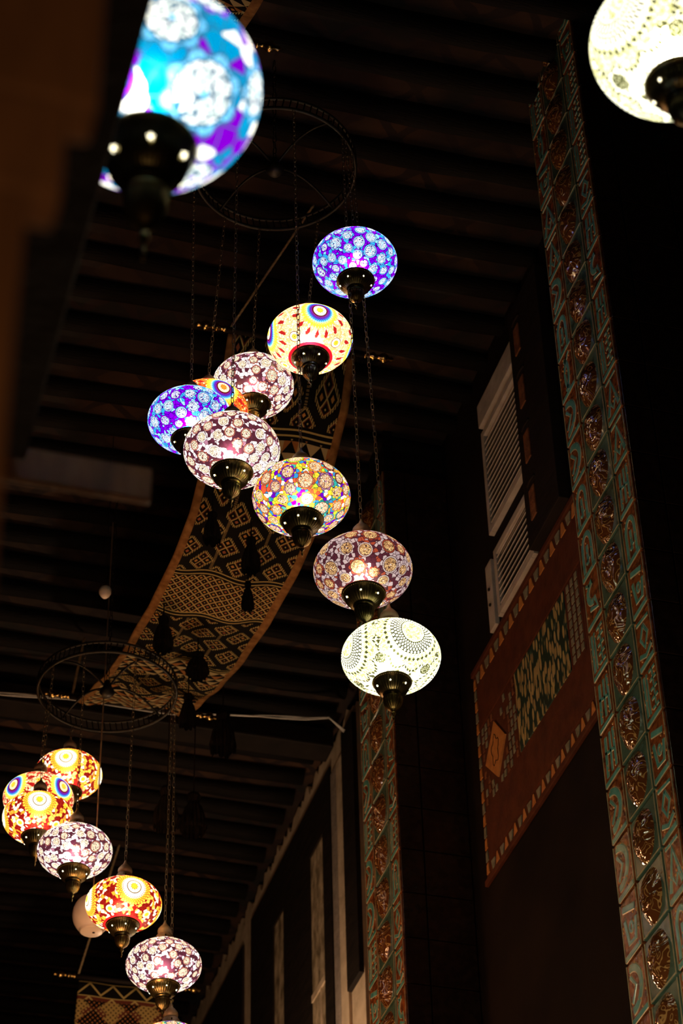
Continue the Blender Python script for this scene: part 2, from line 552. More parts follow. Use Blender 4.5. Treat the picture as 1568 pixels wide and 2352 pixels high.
M_sun_orange = sun_mat('orange_sun_mosaic_glass', dict(dark=(0.06, 0.01, 0.01), beads=[(0, (0.8, 0.15, 0.02)), (0.4, (0.9, 0.4, 0.04)), (0.7, (0.5, 0.02, 0.01)), (0.85, (0.95, 0.8, 0.5))], beadedge=(0.3, 0.02, 0.01), shards=[(0, (0.5, 0.01, 0.01)), (0.5, (1, 0.9, 0.7))], ground='beads', petal=(0.35, 0.012, 0.012), rings=rings_rainbow, rc=0.265, kr=0.92, ringw=(0.12, 0.0, 0.02), centre=(0.95, 0.8, 0.5), flower=(0.9, 0.22, 0.02), fs=1.9, rim=(0.42, 0.005, 0.015)))
M_sun_dark = sun_mat('rainbow_sun_dark_mosaic_glass', dict(dark=(0.06, 0.01, 0.01), beads=[(0, (0.9, 0.6, 0.3)), (0.35, (0.4, 0.015, 0.01)), (0.6, (0.95, 0.8, 0.5)), (0.8, (0.3, 0.01, 0.01))], beadedge=(0.25, 0.04, 0.02), bead_scale=110, shards=[(0, (0.5, 0.01, 0.01)), (0.5, (1, 0.9, 0.7))], ground='beads', petal=(0.26, 0.008, 0.008), rings=rings_rainbow, rc=0.265, kr=0.92, ringw=(0.12, 0.0, 0.02), centre=(0.95, 0.75, 0.45), flower=(0.95, 0.45, 0.03), fs=1.9, rim=(0.42, 0.005, 0.015)))
red_sh = [(0, (0.17, 0.005, 0.004)), (0.36, (1.0, 0.92, 0.75)), (0.56, (0.20, 0.006, 0.005)), (0.72, (0.95, 0.35, 0.03)), (0.86, (0.98, 0.6, 0.08))]
rings_red = [
    (0.395, 0.08, 34, 0.0, (1.0, 0.95, 0.8), (0.35, 0.02, 0.01), 1.0),
    (0.44, 0.10, 34, 0.5, (0.98, 0.60, 0.05), (0.33, 0.015, 0.01), 1.0),
    (0.50, 0.11, 34, 0.0, (0.98, 0.48, 0.03), (0.30, 0.012, 0.01), 1.0),
    (0.565, 0.13, 34, 0.5, (0.98, 0.55, 0.05), (0.28, 0.01, 0.008), 0.8)]
M_sun_red = sun_mat('red_sun_mosaic_glass', dict(dark=(0.05, 0.008, 0.008), beads=red_sh, beadedge=(0.25, 0.02, 0.01), shards=red_sh, shard_scale=72, ground='shards', petal=(0.3, 0.01, 0.01), dlim=0.9, rings=rings_red, rc=0.40, kr=0.70, ringw=(1.0, 0.97, 0.85), centre=(0.95, 0.9, 0.6), flower=YEL, fs=1.35, rim=(0.40, 0.01, 0.01)))
GW = (1.0, 1.0, 0.85)
dkc = (0.035, 0.04, 0.012)
bgd = (0.025, 0.028, 0.010)
rings_w = [
    (0.35, 0.10, 34, 0.0, GW, bgd, 1.0),
    (0.41, 0.11, 34, 0.5, GW, bgd, 1.0),
    (0.475, 0.13, 34, 0.0, GW, bgd, 1.0),
    (0.55, 0.15, 34, 0.5, GW, bgd, 0.8),
    (0.64, 0.16, 34, 0.0, GW, None, 1.0),
    (0.745, 0.15, 34, 0.5, dkc, None, 1.0)]
M_white_l = sun_mat('white_lace_mosaic_glass', dict(dark=dkc, beads=[(0, (0.65, 0.65, 0.36)), (0.35, (0.95, 0.95, 0.7)), (0.75, (0.35, 0.35, 0.15)), (0.88, (0.8, 0.8, 0.5))], beadedge=(0.22, 0.22, 0.08), bead_scale=190, shards=[(0, GW), (0.84, (0.05, 0.05, 0.025)), (0.93, GW)], shard_scale=85, ground='white', petal=dkc, dlim=0.72, rings=rings_w, rc=0.33, ringw=GW, centre=GW, flower=GW, beadcentre=True, centre2=(0.5, 0.5, 0.3), rim=None), emit=1.25)


# ------------------------------------------------------------------ lamp builder
def spheroid_discs(a, c, specs):
    """specs: list of (lat, lon, radius, kind)"""
    P, T1, T2, Rr, K = [], [], [], [], []
    for la, lo, rr, k in specs:
        p = Vector((a * math.cos(la) * math.cos(lo), a * math.cos(la) * math.sin(lo), c * math.sin(la)))
        n = Vector((p.x / a ** 2, p.y / a ** 2, p.z / c ** 2)).normalized()
        t1 = Vector((-math.sin(lo), math.cos(lo), 0))
        t2 = n.cross(t1)
        P.append(p); T1.append(t1); T2.append(t2); Rr.append(rr); K.append(k)
    return np.array(P), np.array(T1), np.array(T2), np.array(Rr), np.array(K, float)


def scatter(a, c, rng, sizes, gap, quota=(12, 26)):
    """close packing of discs on the globe: each new disc takes the free spot nearest to those already there"""
    rs = np.random.RandomState(rng.randrange(10 ** 6))
    P = np.zeros((0, 3)); S_ = np.zeros(0); out = []
    for si, size in enumerate(sizes):
        n = 0
        while True:
            zz = rs.uniform(-0.93, 0.95, 900); lo = rs.uniform(0, 2 * PI, 900); la = np.arcsin(zz)
            q = np.stack([a * np.cos(la) * np.cos(lo), a * np.cos(la) * np.sin(lo), c * zz], -1)
            if len(P):
                d = np.linalg.norm(q[:, None] - P[None], axis=2) - S_[None] - size - gap
                ds = np.sort(d, axis=1)
                ok = ds[:, 0] > 0
                if not ok.any(): break
                sc = ds[:, 0] + (ds[:, 1] * 0.7 if len(P) > 1 else 0)
                if si == 0: sc = rs.rand(900)
                sc[~ok] = 9
                k = int(sc.argmin())
            else:
                k = 0
            P = np.vstack([P, q[k]]); S_ = np.append(S_, size)
            out.append((float(la[k]), float(lo[k]), size, rng.choice([0, 1])))
            n += 1
            if si < len(sizes) - 1 and n >= quota[si]: break
    return out


def globe_mesh(a, c, mat, discs, ringcols, seed, la0=-1.12, la1=1.2, NU=220, NV=110, parent=None, weight=1.0):
    rng = np.random.RandomState(seed)
    lat = np.linspace(la0, la1, NV + 1)
    lon = np.linspace(0, 2 * PI, NU, endpoint=False)
    LA, LO = np.meshgrid(lat, lon, indexing='ij')
    co = np.stack([a * np.cos(LA) * np.cos(LO), a * np.cos(LA) * np.sin(LO), c * np.sin(LA)], -1).reshape(-1, 3)
    i = np.arange(NV)[:, None]; j = np.arange(NU)[None, :]
    j2 = (j + 1) % NU
    F = np.stack([i * NU + j, i * NU + j2, (i + 1) * NU + j2, (i + 1) * NU + j], -1).reshape(-1, 4)
    me = bpy.data.meshes.new('glass_globe')
    me.vertices.add(len(co)); me.vertices.foreach_set('co', co.ravel())
    me.loops.add(F.size); me.loops.foreach_set('vertex_index', F.ravel())
    me.polygons.add(len(F)); me.polygons.foreach_set('loop_start', np.arange(0, F.size, 4)); me.polygons.foreach_set('loop_total', np.full(len(F), 4))
    me.polygons.foreach_set('use_smooth', np.ones(len(F), bool))
    me.update(calc_edges=True)
    P, T1, T2, Rr, K = discs
    fc = co[F].mean(1)
    D = np.linalg.norm(fc[:, None] - P[None], axis=2)
    D = D / Rr[None] if weight == 'ratio' else D - Rr[None]
    own = D.argmin(1)
    lc = co[F]                                   # faces x 4 x 3
    rel = lc - P[own][:, None]
    u = (rel * T1[own][:, None]).sum(-1) / Rr[own][:, None]
    v = (rel * T2[own][:, None]).sum(-1) / Rr[own][:, None]
    # keep true distance away from the tangent plane
    dist = np.linalg.norm(rel, axis=2) / Rr[own][:, None]
    pl = np.sqrt(u * u + v * v) + 1e-9
    u, v = u / pl * dist, v / pl * dist
    l1 = me.uv_layers.new(name='cell'); l1.data.foreach_set('uv', np.stack([u, v], -1).ravel().astype(np.float32))
    idr = rng.rand(len(P))
    l2 = me.uv_layers.new(name='ident'); l2.data.foreach_set('uv', np.stack([np.repeat(idr[own][:, None], 4, 1), np.repeat(K[own][:, None], 4, 1)], -1).ravel().astype(np.float32))
    ca = me.color_attributes.new('ringcol', 'FLOAT_COLOR', 'CORNER')
    rc = np.array([ringcols[rng.randint(len(ringcols))] for _ in P])
    cc = np.concatenate([rc[own], np.ones((len(own), 1))], 1)
    ca.data.foreach_set('color', np.repeat(cc[:, None], 4, 1).ravel().astype(np.float32))
    me.materials.append(mat)
    o = bpy.data.objects.new('glass_globe', me)
    C.objects.link(o)
    o.parent = parent
    return o


def chain_mesh(z0, z1, top_off=(0, 0), pitch=0.024, wd=0.0055, wire=0.0014):
    m = MB()
    n = max(1, int((z1 - z0) / pitch))
    L = (z1 - z0) / n
    hl = L * 0.5 + wire * 0.6
    for k in range(n):
        zc = z0 + (k + 0.5) * L
        f = (zc - z0) / (z1 - z0)
        cx_, cy_ = top_off[0] * f, top_off[1] * f
        a0 = (k % 2) * PI / 2 + 0.5 + 0.35 * math.sin(k * 0.7)
        d = Vector((math.cos(a0), math.sin(a0), 0))
        pts = []
        for q in range(10):
            a = 2 * PI * q / 10
            x = math.cos(a) * wd
            z = math.sin(a) * wd + (hl - wd) * (1 if math.sin(a) > 0.01 else (-1 if math.sin(a) < -0.01 else 0))
            pts.append((cx_ + d.x * x, cy_ + d.y * x, zc + z))
        m.tube(pts, wire, 5, closed=True)
    return m


def star_pts(r, n=5):
    return [((r if k % 2 == 0 else r * 0.45) * math.sin(PI * k / n), (r if k % 2 == 0 else r * 0.45) * math.cos(PI * k / n)) for k in range(2 * n)]


SIZES = {}


def mosaic_lamp(label, group, pos, a, mat, style, rot, chain_top, top_xy, seed, capr=0.42, star_r=0.023, star_phase=0.0, ratio=0.66, vs_=1.0):
    """pos: centre of the globe; a: equatorial radius; chain_top: height of the hoop"""
    c = a * ratio
    x, y, z = pos
    t = thing('mosaic_lamp', label, 'hanging lamp', (x, y, z - 1.5 * a), (0, 0, 0), group)
    body = (0, 0, 1.5 * a)
    rng = random.Random(seed)
    la0 = -math.acos(capr * 0.95)
    if style == 'rosette':
        k = a / 0.15
        k *= 1.2 if ('multi' in mat.name or 'grey' in mat.name) else 1.08
        specs = scatter(a, c, rng, [0.0235 * k, 0.0200 * k, 0.0165 * k], 0.0030 * k)
        w_ = 1.0
    elif style == 'rosette_coarse':
        va = math.atan2(-y, -x)
        specs = [(-0.80, va + 0.73, 0.058, 1), (-0.2, va + 0.16, 0.048, 1), (-0.75, va - 0.55, 0.040, 0), (-0.25, va + 1.35, 0.040, 1), (-0.2, va - 0.75, 0.035, 1), (0.35, va + 0.5, 0.040, 1), (0.4, va - 0.3, 0.035, 0), (-1.0, va + 2.3, 0.04, 1), (0.1, va + 2.2, 0.04, 1), (-0.5, va + 3.1, 0.05, 1), (-0.4, va - 1.6, 0.04, 1)]
        w_ = 1.0
    else:
        specs = []
        for q in range(4):
            lo = rot + q * PI / 2
            specs.append((0.0, lo, 0.106 * a / 0.15, 1))
            for sgn in (-1, 1):
                specs.append((sgn * 0.80, lo + PI / 4, 0.019 * a / 0.15, 0))
            if style == 'sun_tiny':
                specs.append((0.0, lo + PI / 4, 0.013 * a / 0.15, -1))
        w_ = 1.0
    rings = {'blue': [(0.15, 0.5, 0.8), (0.25, 0.6, 0.85), (0.2, 0.0, 0.6), (0.12, 0.45, 0.75)],
             'brown': [(0.30, 0.08, 0.06), (0.9, 0.85, 0.85), (0.16, 0.03, 0.03), (0.95, 0.9, 0.9), (0.45, 0.16, 0.12)],
             'dim': [(0.16, 0.025, 0.012), (0.38, 0.32, 0.33), (0.2, 0.035, 0.015), (0.4, 0.33, 0.34)],
             'multi': [(0.95, 0.75, 0.03), (0.9, 0.25, 0.02), (0.10, 0.0, 0.4), (0.0, 0.2, 0.2), (0.35, 0.6, 0.02), (0.02, 0.2, 0.5), (0.10, 0.008, 0.01), (0.4, 0.1, 0.03), (0.9, 0.9, 0.9), (0.95, 0.75, 0.03), (0.25, 0.12, 0.25)]}
    key = 'blue' if 'blue' in mat.name else 'multi' if 'multi' in mat.name else 'dim' if 'grey' in mat.name else 'brown'
    gm = globe_mesh(a, c, mat, spheroid_discs(a, c, specs), rings[key], seed, la0=la0, la1=1.2, parent=t, weight='ratio' if style.startswith('sun') else 1.0)
    gm.location = body
    # bulb inside
    bl = point_light('bulb_light', (0, 0, 1.5 * a), BULB * (a / 0.15) ** 2, (1.0, 0.93, 0.80), 0.022)
    bl.parent = t
    # bottom cap (bowl), height measured from the globe centre
    rr = capr * a
    zr = -c * math.sqrt(1 - capr ** 2) - 0.01 * a
    cap = MB()
    prof = [(rr * 0.90, zr + 0.035 * a), (rr * 1.03, zr + 0.02 * a), (rr * 1.05, zr), (rr * 1.0, zr - 0.02 * a), (rr * 0.965, zr - 0.035 * a), (rr * 0.93, zr - 0.055 * a, 0.0),
            (rr * 0.91, zr - 0.08 * a, 0.07), (rr * 0.88, zr - 0.13 * a, 0.10), (rr * 0.81, zr - 0.185 * a, 0.10), (rr * 0.69, zr - 0.24 * a, 0.09), (rr * 0.54, zr - 0.28 * a, 0.04),
            (rr * 0.46, zr - 0.30 * a), (rr * 0.49, zr - 0.315 * a), (rr * 0.42, zr - 0.335 * a), (rr * 0.38, zr - 0.36 * a), (rr * 0.40, zr - 0.375 * a)]
    cap.lathe(prof[::-1], 96, flute=32)
    for mm_ in (cap,): mm_.v = [(p_[0], p_[1], zr + (p_[2] - zr) * vs_) for p_ in mm_.v]
    co = cap.build('bottom_cap', M_bronze, t, True, body)
    bd = MB()
    for k in range(56):
        an = 2 * PI * k / 56
        ph = [(rr * 0.995 * math.cos(an), rr * 0.995 * math.sin(an), zr - 0.028 * a)]
        r_ = 0.012 * a
        px_, py_, pz_ = ph[0]
        vs = [(px_ + r_, py_, pz_), (px_ - r_, py_, pz_), (px_, py_ + r_, pz_), (px_, py_ - r_, pz_), (px_, py_, pz_ + r_), (px_, py_, pz_ - r_)]
        bd.add(vs, [(0, 2, 4), (2, 1, 4), (1, 3, 4), (3, 0, 4), (2, 0, 5), (1, 2, 5), (3, 1, 5), (0, 3, 5)])
    bd.build('beaded_rim', M_bronze_gold, co, True)
    # solid glowing stars on the cap, their emission standing in for bulb light
    for k in range(6):
        an = star_phase + 2 * PI * k / 6
        r_c, z_c = rr * 0.83, zr - 0.150 * a * vs_
        n_ = Vector((math.cos(an) * 0.84, math.sin(an) * 0.84, -0.54)).normalized()
        t1 = Vector((-math.sin(an), math.cos(an), 0)); t2 = n_.cross(t1)
        ctr = Vector((r_c * math.cos(an), r_c * math.sin(an), z_c)) + n_ * 0.016 * a
        sp = [ctr + t1 * (sx * star_r * a) + t2 * (sy * star_r * a) for sx, sy in star_pts(1)]
        sb = [q - n_ * 0.02 * a for q in sp]
        ms = MB()
        n5 = len(sp)
        ms.add(sp + sb, [tuple(range(n5))] + [(i, i + n5, (i + 1) % n5 + n5, (i + 1) % n5) for i in range(n5)])
        ms.build('glow_star', M_star, co)
    # fluted bulb and pointed finial
    zb = zr - 0.375 * a
    f_ = MB()
    f_.lathe([(0.0005, zb - 0.56 * a), (0.012 * a, zb - 0.52 * a), (0.026 * a, zb - 0.485 * a), (0.014 * a, zb - 0.455 * a), (0.02 * a, zb - 0.42 * a), (0.045 * a, zb - 0.385 * a), (0.05 * a, zb - 0.36 * a), (0.035 * a, zb - 0.335 * a), (0.04 * a, zb - 0.31 * a),
              (0.085 * a, zb - 0.27 * a, 0.12), (0.145 * a, zb - 0.22 * a, 0.16), (0.185 * a, zb - 0.14 * a, 0.16), (0.198 * a, zb - 0.07 * a, 0.14), (0.19 * a, zb - 0.035 * a), (0.205 * a, zb - 0.018 * a), (0.15 * a, zb + 0.005 * a)], 64, flute=20)
    f_.v = [(p_[0], p_[1], zr + (p_[2] - zr) * vs_) for p_ in f_.v]
    f_.build('finial', M_bronze_gold if seed % 2 else M_bronze, t, True, body)
    # top cap
    zt = c * math.sin(1.2)
    tc = MB()
    tc.lathe([(0.36 * a, zt - 0.04 * a), (0.37 * a, zt - 0.015 * a), (0.34 * a, zt + 0.02 * a), (0.31 * a, zt + 0.09 * a, 0.07), (0.265 * a, zt + 0.18 * a, 0.09), (0.205 * a, zt + 0.27 * a, 0.07), (0.185 * a, zt + 0.285 * a), (0.135 * a, zt + 0.295 * a), (0.135 * a, zt + 0.315 * a),
              (0.185 * a, zt + 0.34 * a), (0.192 * a, zt + 0.40 * a), (0.180 * a, zt + 0.45 * a), (0.125 * a, zt + 0.53 * a, 0.09), (0.06 * a, zt + 0.60 * a), (0.035 * a, zt + 0.66 * a), (0.02 * a, zt + 0.72 * a), (0.001, zt + 0.73 * a)], 64, flute=28)
    tco = tc.build('top_cap', M_copper, t, True, body)
    hm = MB()
    for k in range(6):
        an = k * PI / 3 + 0.4
        hm.lathe([(0.02 * a, -0.004), (0.02 * a, 0.004)], 10, origin=(0.283 * a * math.cos(an), 0.283 * a * math.sin(an), zt + 0.14 * a))
    hm.build('vent_hole', M_grout, tco)
    # chain up to the hoop
    ztop = zt + 0.71 * a + 1.5 * a
    base_z = z - 1.5 * a
    cm = chain_mesh(ztop, chain_top - base_z, (top_xy[0] - x, top_xy[1] - y))
    cm.build('chain', M_chain, t, True)
    return t


# ------------------------------------------------------------------ the room (setting)
ZC = 7.10 + H0
boxo('floor', (-4, 7, -4, 18, -0.2, 0), M_floor, kind='structure')
m, nt, out = newmat('reed_ceiling')        # brown mats crossed by dark red reeds
p = nt.nodes.new('ShaderNodeBsdfPrincipled')
ox, oy, oz = sepxyz(nt, nt.nodes.new('ShaderNodeNewGeometry').outputs['Position'])
nz = nt.nodes.new('ShaderNodeTexNoise'); nz.inputs['Scale'].default_value = 5
nt.links.new(nt.nodes.new('ShaderNodeNewGeometry').outputs['Position'], nz.inputs['Vector'])
wob = (E(nt, nz.outputs[0]) - 0.5) * 0.6
c1 = (((ox + oy * 1.0) / 0.26 + wob).frac() - 0.5).abs() < 0.10
c2 = (((ox - oy * 1.0) / 0.26 + wob).frac() - 0.5).abs() < 0.10
nz2 = nt.nodes.new('ShaderNodeTexNoise'); nz2.inputs['Scale'].default_value = 1.6
nz2.inputs['Detail'].default_value = 8
nt.links.new(nt.nodes.new('ShaderNodeNewGeometry').outputs['Position'], nz2.inputs['Vector'])
mat_c = ramp(nt, nz2.outputs[0], [(0.42, (0.002, 0.001, 0.0006)), (0.70, (0.060, 0.023, 0.008))], 'LINEAR')
col = mixc(nt, c1.max(c2), mat_c, (0.010, 0.002, 0.001))
nt.links.new(col.s, p.inputs['Base Color'])
p.inputs['Roughness'].default_value = 0.85
nt.links.new(p.outputs[0], out.inputs[0])
M_reed = m
boxo('ceiling', (-4, 3.3, -4, 18, ZC, ZC + 0.2), M_reed, kind='structure')
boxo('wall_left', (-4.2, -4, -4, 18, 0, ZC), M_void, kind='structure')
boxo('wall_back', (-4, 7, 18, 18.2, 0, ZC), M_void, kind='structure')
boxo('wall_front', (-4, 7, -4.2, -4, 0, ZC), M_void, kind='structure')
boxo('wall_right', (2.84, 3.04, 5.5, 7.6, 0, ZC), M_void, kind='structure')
# far stretch of the right wall: tan plaster, ragged top edge under the logs
LOGS = [(3.1 + 0.215 * k, k) for k in range(66)]
rng = random.Random(4)
pts = []
y = 9.56
while y < 17.9:
    pts.append((y, 7.05 + H0 + rng.uniform(-0.04, 0.03) - 0.02 * math.sin(y * 29)))
    y += 0.03
wm = MB()
vs = []
for (yy, zz) in pts:
    vs += [(3.0, yy, 0), (3.0, yy, zz), (3.2, yy, zz), (3.2, yy, 0)]
fs = []
for i in range(len(pts) - 1):
    o_ = i * 4
    fs += [(o_, o_ + 1, o_ + 5, o_ + 4), (o_ + 1, o_ + 2, o_ + 6, o_ + 5), (o_ + 2, o_ + 3, o_ + 7, o_ + 6)]
fs += [(0, 3, 2, 1), tuple((len(pts) - 1) * 4 + q for q in (0, 1, 2, 3))]
wm.add(vs, fs)
wm.build('wall_right_far', M_plaster)['kind'] = 'structure'
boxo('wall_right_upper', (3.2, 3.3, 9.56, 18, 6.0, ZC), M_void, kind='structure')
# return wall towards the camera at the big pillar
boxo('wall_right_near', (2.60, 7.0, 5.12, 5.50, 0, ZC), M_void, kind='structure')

# ceiling logs
base = None
for y0, k in LOGS:
    if base is None or k % 9 == 0:
        lg = MB()
        r2 = random.Random(k)
        n_ = 40
        lg.tube([(-4 + 6.94 * i / n_, 0.014 * math.sin(i * 0.35 + k), 0.010 * math.sin(i * 0.5 + 2 * k)) for i in range(n_ + 1)], [0.040 + 0.007 * r2.random() for _ in range(n_ + 1)], 10)
        base = lg.build('ceiling_log', M_log, None, True)
        o = base
    else:
        o = base.copy()
        C.objects.link(o)
    o.location = (0, y0, 7.070 + H0)
    tag(o, 'very dark round log laid across the reed ceiling', 'log', 'ceiling logs')

# timber frame and windows of the far right wall
z = lambda q: q + H0
boxo('trim_1', (2.985, 3.02, 10.05, 11.75, z(6.58), z(6.91)), M_wood_black, kind='structure')
boxo('trim_2', (2.985, 3.02, 11.24, 11.75, 0, z(6.579)), M_wood_black, kind='structure')
boxo('trim_3', (2.985, 3.02, 10.47, 11.01, 0, z(6.579)), M_wood_black, kind='structure')
boxo('trim_4', (2.985, 3.02, 10.05, 10.20, 0, z(6.579)), M_wood_black, kind='structure')
boxo('trim_5', (2.985, 3.02, 11.95, 18, 0, z(6.85)), M_wood_black, kind='structure')
boxo('trim_6', (2.990, 3.02, 9.925, 10.04, 0, z(6.85)), M_plaster_dk, kind='structure')
boxo('trim_7', (2.985, 3.02, 9.79, 9.918, 0, z(6.84)), M_plaster, kind='structure')
boxo('trim_8', (2.975, 3.02, 9.57, 9.785, z(5.42), z(6.95)), M_wood_black, bev=0.005, kind='structure')
for i, (ya, yb) in enumerate(((11.01, 11.24), (10.20, 10.47))):
    o = boxo('window_%d' % (i + 1), (2.995, 3.01, ya, yb, z(4.2), z(6.579)), M_dirty, kind='structure')
    boxo('window_sill', (2.988, 2.9949, ya, yb, z(5.71), z(5.75)), M_plaster, o)
    wb = MB()
    if i == 1:
        wb.box(2.990, 2.9949, 10.29, 10.31, z(4.3), z(5.71))
        wb.build('glazing_bar', M_plaster, o)
# back of the second pillar bay
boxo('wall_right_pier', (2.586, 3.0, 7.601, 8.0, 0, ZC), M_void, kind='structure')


# ------------------------------------------------------------------ tiled pillars
def ribbon(mb, pts, wdt, h, mi, closed=False):
    """flat raised strip in the local (a, b) plane; pts in tile coordinates"""
    P = [Vector((p[0], p[1])) for p in pts]
    n = len(P)
    L, Rt = [], []
    for i in range(n):
        a = P[(i - 1) % n] if (closed or i > 0) else P[i]
        b_ = P[(i + 1) % n] if (closed or i < n - 1) else P[i]
        d = (b_ - a).normalized()
        nn = Vector((-d.y, d.x)) * wdt / 2
        L.append(P[i] + nn); Rt.append(P[i] - nn)
    vs = []
    for i in range(n):
        vs += [(L[i].x, L[i].y, 0), (L[i].x * 0.9 + Rt[i].x * 0.1, L[i].y * 0.9 + Rt[i].y * 0.1, h), (L[i].x * 0.1 + Rt[i].x * 0.9, L[i].y * 0.1 + Rt[i].y * 0.9, h), (Rt[i].x, Rt[i].y, 0)]
    fs = []
    for i in range(n if closed else n - 1):
        j = (i + 1) % n
        for q in range(3):
            fs.append((i * 4 + q, j * 4 + q, j * 4 + q + 1, i * 4 + q + 1))
    if not closed:
        fs += [(0, 1, 2, 3), tuple((n - 1) * 4 + q for q in (3, 2, 1, 0))]
    mb.add(vs, fs, mi)


def blob(mb, cx_, cy_, rx, ry, h, mi, n=14, power=1.0):
    vs = [(cx_, cy_, h)]
    for k in range(n):
        a = 2 * PI * k / n
        vs.append((cx_ + 0.6 * rx * math.cos(a), cy_ + 0.6 * ry * math.sin(a), h * 0.8))
    for k in range(n):
        a = 2 * PI * k / n
        vs.append((cx_ + rx * math.cos(a), cy_ + ry * math.sin(a), 0))
    fs = [(0, 1 + k, 1 + (k + 1) % n) for k in range(n)] + [(1 + k, 1 + n + k, 1 + n + (k + 1) % n, 1 + (k + 1) % n) for k in range(n)]
    mb.add(vs, fs, mi)


def arc(cx_, cy_, rx, ry, a0, a1, n=12):
    return [(cx_ + rx * math.cos(a0 + (a1 - a0) * i / n), cy_ + ry * math.sin(a0 + (a1 - a0) * i / n)) for i in range(n + 1)]


MOTIFS = [
    [([(0.2, 0.1), (0.2, 0.6)] + arc(0.5, 0.6, 0.3, 0.28, PI, 0)[1:] + [(0.8, 0.1)], 0.12), ([(0.5, 0.2), (0.5, 0.62)], 0.10), ([(0.36, 0.25), (0.64, 0.32)], 0.05)],
    [(arc(0.62, 0.66, 0.40, 0.22, PI * 0.55, PI * 1.45), 0.15), ([(0.3, 0.35), (0.8, 0.22), (0.62, 0.5)], 0.1), ([(0.15, 0.93), (0.4, 0.84)], 0.07)],
    [([(0.2, 0.14), (0.28, 0.9)], 0.11), ([(0.52, 0.16), (0.56, 0.9)], 0.08), ([(0.8, 0.16), (0.78, 0.9)], 0.09), ([(0.2, 0.6), (0.8, 0.5)], 0.07)],
    [([(0.5, 0.78), (0.74, 0.55), (0.5, 0.32), (0.26, 0.55), (0.5, 0.78)], 0.09), ([(0.1, 0.26), (0.5, 0.16), (0.9, 0.27)], 0.10), ([(0.1, 0.9), (0.9, 0.85)], 0.08)],
    [([(0.12, 0.16), (0.5, 0.85), (0.88, 0.16)], 0.14), ([(0.35, 0.36), (0.5, 0.2), (0.65, 0.36)], 0.07), ([(0.1, 0.93), (0.9, 0.93)], 0.06)],
    [(arc(0.30, 0.5, 0.35, 0.40, -PI * 0.42, PI * 0.42, 12), 0.10), (arc(0.72, 0.5, 0.35, 0.40, PI * 0.58, PI * 1.42, 12), 0.10), ([(0.5, 0.84), (0.78, 0.95)], 0.07)],
    [([(0.14, 0.14), (0.14, 0.92)], 0.09), ([(0.32, 0.14), (0.32, 0.92)], 0.06), ([(0.5, 0.9), (0.9, 0.9)], 0.06), ([(0.5, 0.72), (0.9, 0.72)], 0.06), ([(0.5, 0.54), (0.9, 0.54)], 0.06), ([(0.5, 0.36), (0.9, 0.36)], 0.06), ([(0.5, 0.18), (0.9, 0.18)], 0.06), ([(0.7, 0.14), (0.7, 0.92)], 0.05)],
    [(arc(0.15, 0.55, 0.6, 0.36, -PI / 2, PI / 2, 14), 0.15), ([(0.15, 0.32), (0.45, 0.55), (0.15, 0.78)], 0.08)],
    [([(0.15, 0.88), (0.85, 0.74)], 0.13), ([(0.2, 0.66), (0.35, 0.22), (0.75, 0.2), (0.85, 0.55)], 0.11), (arc(0.55, 0.46, 0.1, 0.08, 0, 2 * PI, 10), 0.07)],
]
relief_cache = {}


def relief_mesh(kind, wd, hh):
    """local x = along the tile width, y = up, z = out of the wall"""
    key = (kind, round(wd, 3))
    if key in relief_cache: return relief_cache[key]
    mb = MB()
    m_ = MOTIFS[kind]
    for pts, w_ in m_:
        q = [(p[0] * wd * 0.92 + wd * 0.04 - wd / 2, p[1] * hh * 0.92 + hh * 0.04 - hh / 2) for p in pts]
        ribbon(mb, q, w_ * wd * 1.3 + 0.004, 0.0012, 1)
        ribbon(mb, q, w_ * wd * 1.3 - 0.0005, 0.0021, 0)
    for xe in (-wd / 2 + 0.004, wd / 2 - 0.004):
        ribbon(mb, [(xe, -hh / 2 + 0.006), (xe, hh / 2 - 0.006)], 0.0028, 0.0016, 1)
    ribbon(mb, [(-wd / 2 + 0.008, -hh * 0.44), (wd / 2 - 0.008, -hh * 0.42)], 0.022, 0.0012, 1)
    ribbon(mb, [(-wd / 2 + 0.009, -hh * 0.44), (wd / 2 - 0.009, -hh * 0.42)], 0.018, 0.0021, 0)
    r_ = random.Random(kind * 7 + 1)
    for _ in range(9):
        blob(mb, (r_.random() - 0.5) * wd * 0.85, (r_.random() - 0.5) * hh * 0.85, 0.0040, 0.005, 0.0028, 2)
    relief_cache[key] = mb
    return mb


def medal_mesh(wd, hh, seed):
    mb = MB()
    nr, na = 12, 30
    rx, ry = wd * 0.36, hh * 0.44
    vs = [(0, 0, 0.03)]
    for i in range(1, nr + 1):
        f = i / nr
        for k in range(na):
            a = 2 * PI * k / na
            x_, y_ = rx * f * math.cos(a), ry * f * math.sin(a)
            h = 0.030 * (1 - f ** 2.6)
            h += 0.006 * mnoise.noise(Vector((x_ * 45 + seed * 3.1, y_ * 45, seed * 1.7))) * (1 - f ** 4)
            vs.append((x_, y_, h))
    fs = [(0, 1 + k, 1 + (k + 1) % na) for k in range(na)]
    for i in range(nr - 1):
        for k in range(na):
            k2 = (k + 1) % na
            fs.append((1 + i * na + k, 1 + (i + 1) * na + k, 1 + (i + 1) * na + k2, 1 + i * na + k2))
    mb.add(vs, fs)
    return mb


def to_wall(mb, X, yc, zc):
    """rotate a tile laid out in (width, up, out) so it faces -X"""
    o = MB()
    # width axis -> -Y (so that it reads the right way from the hall), up -> Z, out -> -X
    o.v = [(X - v[2], yc - v[0], zc + v[1]) for v in mb.v]
    o.f = mb.f; o.m = mb.m
    return o


